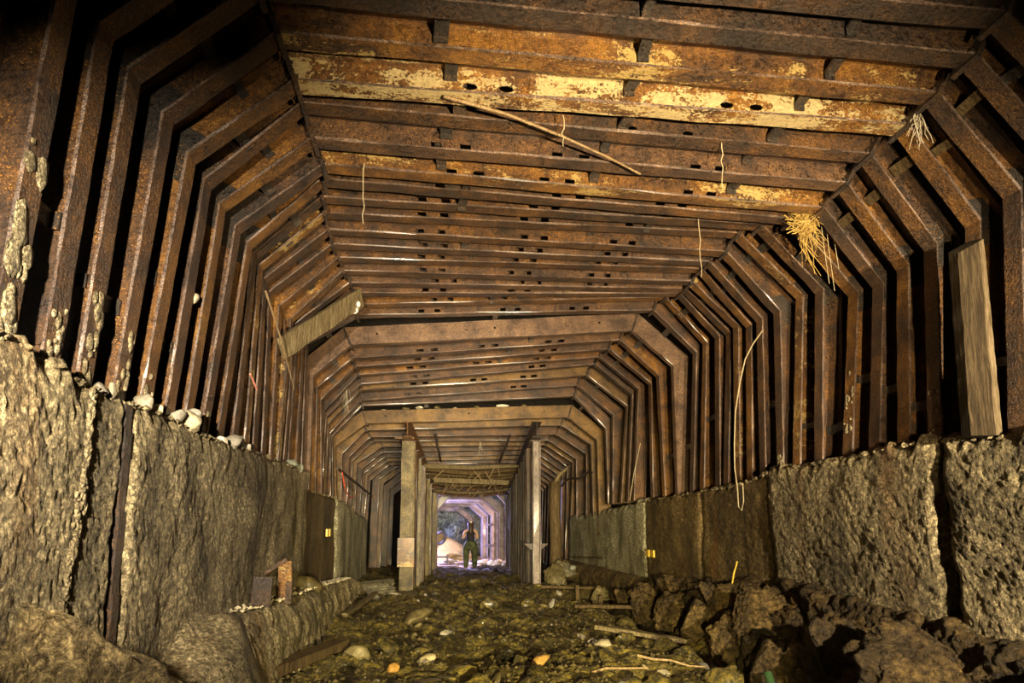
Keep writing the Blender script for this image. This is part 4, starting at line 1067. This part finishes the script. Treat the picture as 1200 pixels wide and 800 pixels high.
# ================================================================== FAR CHAMBER
ys = np.linspace(24.6, 34, 40); prof = [(-3.6, -.3), (-3.6, 2.2), (-2.4, 3.6), (0, 4.3), (3, 4.4), (5.2, 3.6), (6.0, 2), (6.0, -.3)]
def dens(pr, n):
    out = []
    for (a, b), (c, d) in zip(pr, pr[1:]): out += [(a + (c - a) * q / n, b + (d - b) * q / n) for q in range(n)]
    return out + [pr[-1]]
pf = np.array(dens(prof, 8)); G = np.array([np.stack([pf[:, 0], np.full(len(pf), y), pf[:, 1]], 1) for y in ys]); q = G.reshape(-1, 3)
q = q + (.25 * fbm(q * 1.1, 4, 91))[:, None] * np.array([1, .3, 1])
tag(obj('wall_chamber', mesh_np('wall_chamber', q, grid_faces(G.shape[0], G.shape[1])), M['rock_blue'], smooth=True), kind='structure')
ga, gb = np.meshgrid(np.linspace(-4.5, 7, 60), np.linspace(-.5, 5, 34), indexing='ij'); q = np.stack([ga.ravel(), ga.ravel() * 0 + 32.0, gb.ravel()], 1)
d = fbm(q * .9, 4, 93); q[:, 1] += .7 * d + .3 * fbm(q * 2.3, 3, 94, .5, True)
tag(obj('wall_back', mesh_np('wall_back', q, grid_faces(60, 34, flip=False)), M['rock_blue'], smooth=True), kind='structure')
ga, gb = np.meshgrid(np.linspace(-4, 6.4, 60), np.linspace(24.2, 33.5, 60), indexing='ij'); q = np.stack([ga.ravel(), gb.ravel(), ga.ravel() * 0], 1)
q[:, 2] = .10 * fbm(q * 1.4, 4, 95) + .02 + .03 * np.clip(q[:, 1] - 25, 0, 3)
tag(obj('floor_chamber', mesh_np('floor_chamber', q, grid_faces(60, 60, flip=True)), M['chamber_ground'], smooth=True), kind='structure')
def cz(x, y): return .06 + .03 * min(3, max(0, y - 25))
# arches of the curving drift beyond
def chamber_arch(label, y, xl_, xr_, zk, zc, yaw, cut=.55, mat='chamber_steel'):
    ca, sa = math.cos(yaw), math.sin(yaw); cx = (xl_ + xr_) / 2
    r = thing('chamber_arch', label, 'steel arch', (cx, y, 0), 'steel arches of the far chamber'); r.rotation_euler = (0, 0, yaw)
    P = [Vector((xl_ - cx, 0, 0)), Vector((xl_ - cx, 0, zk)), Vector((xl_ + cut - cx, 0, zc)), Vector((xr_ - cut - cx, 0, zc)), Vector((xr_ - cx, 0, zk)), Vector((xr_ - cx, 0, 0))]
    nr = [Vector((-(b - a).normalized().z, 0, (b - a).normalized().x)) for a, b in zip(P, P[1:])]
    Mv = [nr[0]] + [(nr[k] + nr[k + 1]) / (1 + nr[k].dot(nr[k + 1])) for k in range(4)] + [nr[4]]
    cor = list(zip(P, Mv))
    for k, nm in enumerate(('leg', 'haunch', 'roof_beam', 'haunch', 'leg')): obj(nm, member(cor[k], cor[k + 1], False, (), 3, k, fw=.22, fd=.24), M[mat], r)
    return r
chamber_arch('first lilac steel arch of the far chamber, framing the view', 25.3, .20, 2.98, 2.05, 2.62, 0)
chamber_arch('second lilac steel arch of the far chamber', 26.3, -.3, 2.62, 2.0, 2.5, .10)
chamber_arch('third lilac steel arch of the far chamber, its leg lit bright', 27.3, -.3, 2.45, 1.9, 2.4, .2)
chamber_arch('fourth lilac steel arch of the far chamber, right behind the person', 28.3, -.5, 2.2, 1.85, 2.3, .3)
chamber_arch('last arch of the far chamber, against the blue rock', 29.6, -1.2, 1.75, 1.75, 2.15, .4)
for k, (x, y) in enumerate(((2.42, 26.8), (2.3, 27.8))):
    bm = bmesh.new()
    for z in (.75, 1.55): tube(bm, [(x, y - .5, z), (x - .05, y + .5, z)], .04, 6)
    tag(obj('spreader_bar', bm, M['chamber_steel']), ('nearer' if k == 0 else 'farther') + ' pair of spreader bars between the lilac arch legs', 'bar')
# yellow gravel heap
ga, gb = np.meshgrid(np.linspace(-1.9, 2.1, 60), np.linspace(-1.6, 1.6, 40), indexing='ij'); q = np.stack([ga.ravel(), gb.ravel(), ga.ravel() * 0], 1)
rr = np.sqrt((np.where(q[:, 0] < 0, q[:, 0] / 2.4, q[:, 0] / 1.9)) ** 2 + (q[:, 1] / 1.5) ** 2); q[:, 2] = np.clip(1.25 * (1 - rr), -.2, 2) + .07 * fbm(q * 3.0, 3, 97)
o = obj('gravel_heap', mesh_np('gravel_heap', q, grid_faces(60, 40, flip=True)), M['gravel_yellow'], loc=(.35, 28.6, .08), smooth=True)
tag(o, 'heap of yellow gravel left of the person in the far chamber', 'heap', kind='stuff')
bm = bmesh.new()
for k in range(2):
    tube(bm, [(.23 * math.cos(2 * PI * q / 16), .12 * k + .04 * math.sin(q), .23 * math.sin(2 * PI * q / 16)) for q in range(17)], .035, 6)
o = tag(obj('hose_coil', bm, M['rubber'], loc=(.36, 26.9, 1.02), smooth=True), 'grey hose coil on the left end of the gravel heap', 'hose'); o.rotation_euler = (.2, 0, .3)
bm = bmesh.new(); box(bm, (0, 0, .25), (.5, .35, .05)); [box(bm, (sx * .2, sy * .13, .12), (.05, .05, .26)) for sx in (-1, 1) for sy in (-1, 1)]
tag(obj('low_stand', bm, M['rubber'], loc=(.42, 25.9, .1)), 'low dark stand beneath the hose coil in the far chamber', 'stand')
rs = np.random.RandomState(44)
for k, x in enumerate(sorted(rs.uniform(.35, 3.1, 34))):
    y = rs.uniform(24.9, 27.4); s = rs.uniform(.05, .15)
    rock('stone', ordinal(k).replace('nearest', 'first') + ' whitish stone from the left on the lit ground of the far chamber', (x, y, cz(x, y) + s * .3), s, 'stone_white' if k % 3 else 'stone_pale', k % 10, (0, 0, k), 'stone', 'whitish stones in the far chamber', .7)
for k, (x, y, s) in enumerate(((1.95, 25.6, .20), (2.25, 25.4, .17), (2.5, 25.8, .2), (1.8, 26.1, .15))):
    rock('stone', ('largest white', 'middle white', 'rightmost white', 'rearmost white')[k] + ' block in the pile right of the person', (x, y, cz(x, y) + s * .4), s, 'stone_white', k + 2, (0, 0, k * 2), 'stone', None, .8)

# ================================================================== PERSON
def skin_obj(name, nodes, edges, mat, parent=None, root=0, sub=2):
    me = bpy.data.meshes.new(name); me.from_pydata([n[0] for n in nodes], edges, []); me.update()
    o = bpy.data.objects.new(name, me); C.objects.link(o)
    me.materials.append(mat)
    md = o.modifiers.new('skin', 'SKIN'); md.use_smooth_shade = True
    if not me.skin_vertices: me.attributes  # layer is created with the modifier
    sv = me.skin_vertices[0].data
    for i, n in enumerate(nodes):
        r = n[1]; sv[i].radius = (r, r) if not isinstance(r, tuple) else r
        sv[i].use_root = (i == root)
    s = o.modifiers.new('subdivision', 'SUBSURF'); s.levels = sub; s.render_levels = sub
    if parent: o.parent = parent
    return o
PX, PY = 1.37, 24.0
pz = fz(PX, PY)
per = thing('person', 'person seen from behind in black top, camouflage trousers and headlamp, elbows out', 'person', (PX, PY, pz)); per.rotation_euler = (0, 0, .05)
nodes = [((0, 0, .90), .125), ((0, .0, 1.02), .112), ((0, .01, 1.16), .118), ((0, .01, 1.30), .115), ((0, .015, 1.385), .06), ((0, .03, 1.44), .048), ((0, .04, 1.50), .072), ((0, .05, 1.57), .088), ((0, .045, 1.62), .06)]
edges = [(k, k + 1) for k in range(8)]
def add(base, pts):
    p = base
    for q in pts:
        nodes.append(q); edges.append((p, len(nodes) - 1)); p = len(nodes) - 1
    return p
for s in (-1, 1):
    add(0, [((s * .10, 0, .82), .092), ((s * .125, .01, .62), .075), ((s * .135, .015, .46), .055), ((s * .145, -.01, .30), .052), ((s * .15, -.02, .10), .036), ((s * .155, .0, .05), .038), ((s * .165, .10, .03), .032)])
    w_ = add(3, [((s * .12, .01, 1.33), .06), ((s * .185, .0, 1.31), .05), ((s * .235, .02, 1.19), .043), ((s * .255, .05, 1.06), .036), ((s * .20, .19, 1.12), .032), ((s * .12, .29, 1.20), .024), ((s * .09, .33, 1.225), .028)])
    for f, (dz, L) in enumerate(((.028, .07), (.010, .08), (-.010, .075), (-.028, .058))):
        add(w_, [((s * .075, .355, 1.225 + dz), .010), ((s * (.055), .355 + L * .55, 1.228 + dz), .0085), ((s * .03, .355 + L * .8, 1.226 + dz), .007)])
    add(w_, [((s * .095, .345, 1.262), .0105), ((s * .08, .375, 1.29), .0085), ((s * .06, .40, 1.295), .007)])
skin_obj('body', nodes, edges, M['skin'], per)
# face (turned towards the chamber), ears
for s in (-1, 1):
    bm = bmesh.new(); bmesh.ops.create_icosphere(bm, subdivisions=2, radius=.012, matrix=Matrix.Translation((s * .03, .128, 1.545))); obj('eye', bm, M['stone_white'], per, smooth=True)
    bm = bmesh.new(); bmesh.ops.create_icosphere(bm, subdivisions=2, radius=.026, matrix=Matrix.Translation((s * .082, .045, 1.53)) @ Matrix.Diagonal((.4, .8, 1.2, 1))); obj('ear', bm, M['skin'], per, smooth=True)
bm = bmesh.new(); tube(bm, [(0, .128, 1.55), (0, .146, 1.515), (0, .13, 1.503)], .013, 6); obj('nose', bm, M['skin'], per, smooth=True)
bm = bmesh.new(); tube(bm, [(-.025, .112, 1.475), (0, .122, 1.475), (.025, .112, 1.475)], .007, 6); obj('mouth', bm, M['pink_plastic'], per, smooth=True)
skin_obj('hair', [((0, .03, 1.60), .125), ((0, -.02, 1.55), .128), ((0, -.055, 1.46), .115), ((-.005, -.085, 1.36), .105), ((-.01, -.10, 1.26), .085), ((-.012, -.105, 1.16), .04)], [(k, k + 1) for k in range(5)], M['hair'], per)
skin_obj('tank_top', [((0, 0, .88), .15), ((0, .0, 1.04), .145), ((0, .01, 1.18), .155), ((0, .012, 1.30), .148), ((-.085, .01, 1.38), .04), ((.085, .01, 1.38), .04)], [(0, 1), (1, 2), (2, 3), (3, 4), (3, 5)], M['black_cloth'], per)
skin_obj('trousers', [((0, 0, 1.03), .165), ((0, 0, .88), .205)] + [q for s in (-1, 1) for q in (((s * .125, 0, .76), .15), ((s * .15, .01, .60), .135), ((s * .148, .01, .44), .115), ((s * .15, 0, .26), .10), ((s * .152, -.01, .05), .088))],
         [(0, 1), (1, 2), (2, 3), (3, 4), (4, 5), (5, 6), (1, 7), (7, 8), (8, 9), (9, 10), (10, 11)], M['camo_cloth'], per, 1)
for s in (-1, 1):
    skin_obj('boot', [((s * .152, -.035, .05), .05), ((s * .153, -.01, .10), .052), ((s * .16, .06, .04), .045), ((s * .168, .15, .035), .038)], [(0, 1), (0, 2), (2, 3)], M['boot_leather'], per)
    bm = bmesh.new(); box(bm, (s * .235, 0, .70), (.05, .15, .16)); obj('cargo_pocket', bm, M['camo_cloth'], per)
bm = bmesh.new(); tube(bm, [(.098 * math.cos(2 * PI * q / 16), .03 + .105 * math.sin(2 * PI * q / 16), 1.615) for q in range(17)], .013, 6, cap=False)
hl = obj('headlamp_strap', bm, M['black_cloth'], per, smooth=True)
bm = bmesh.new(); box(bm, (0, -.10, 1.62), (.075, .035, .05)); obj('battery_box', bm, M['stone_white'], hl)
bm = bmesh.new(); box(bm, (0, .36, 1.245), (.13, .05, .085)); box(bm, (0, .40, 1.245), (.06, .05, .06)); tag(obj('camera_device', bm, M['rubber']), 'small dark camera held in the hands of the person', 'camera')
o = bpy.data.objects['camera_device']; o.matrix_world = Matrix.Translation((PX, PY, pz)) @ Matrix.Rotation(.05, 4, 'Z')
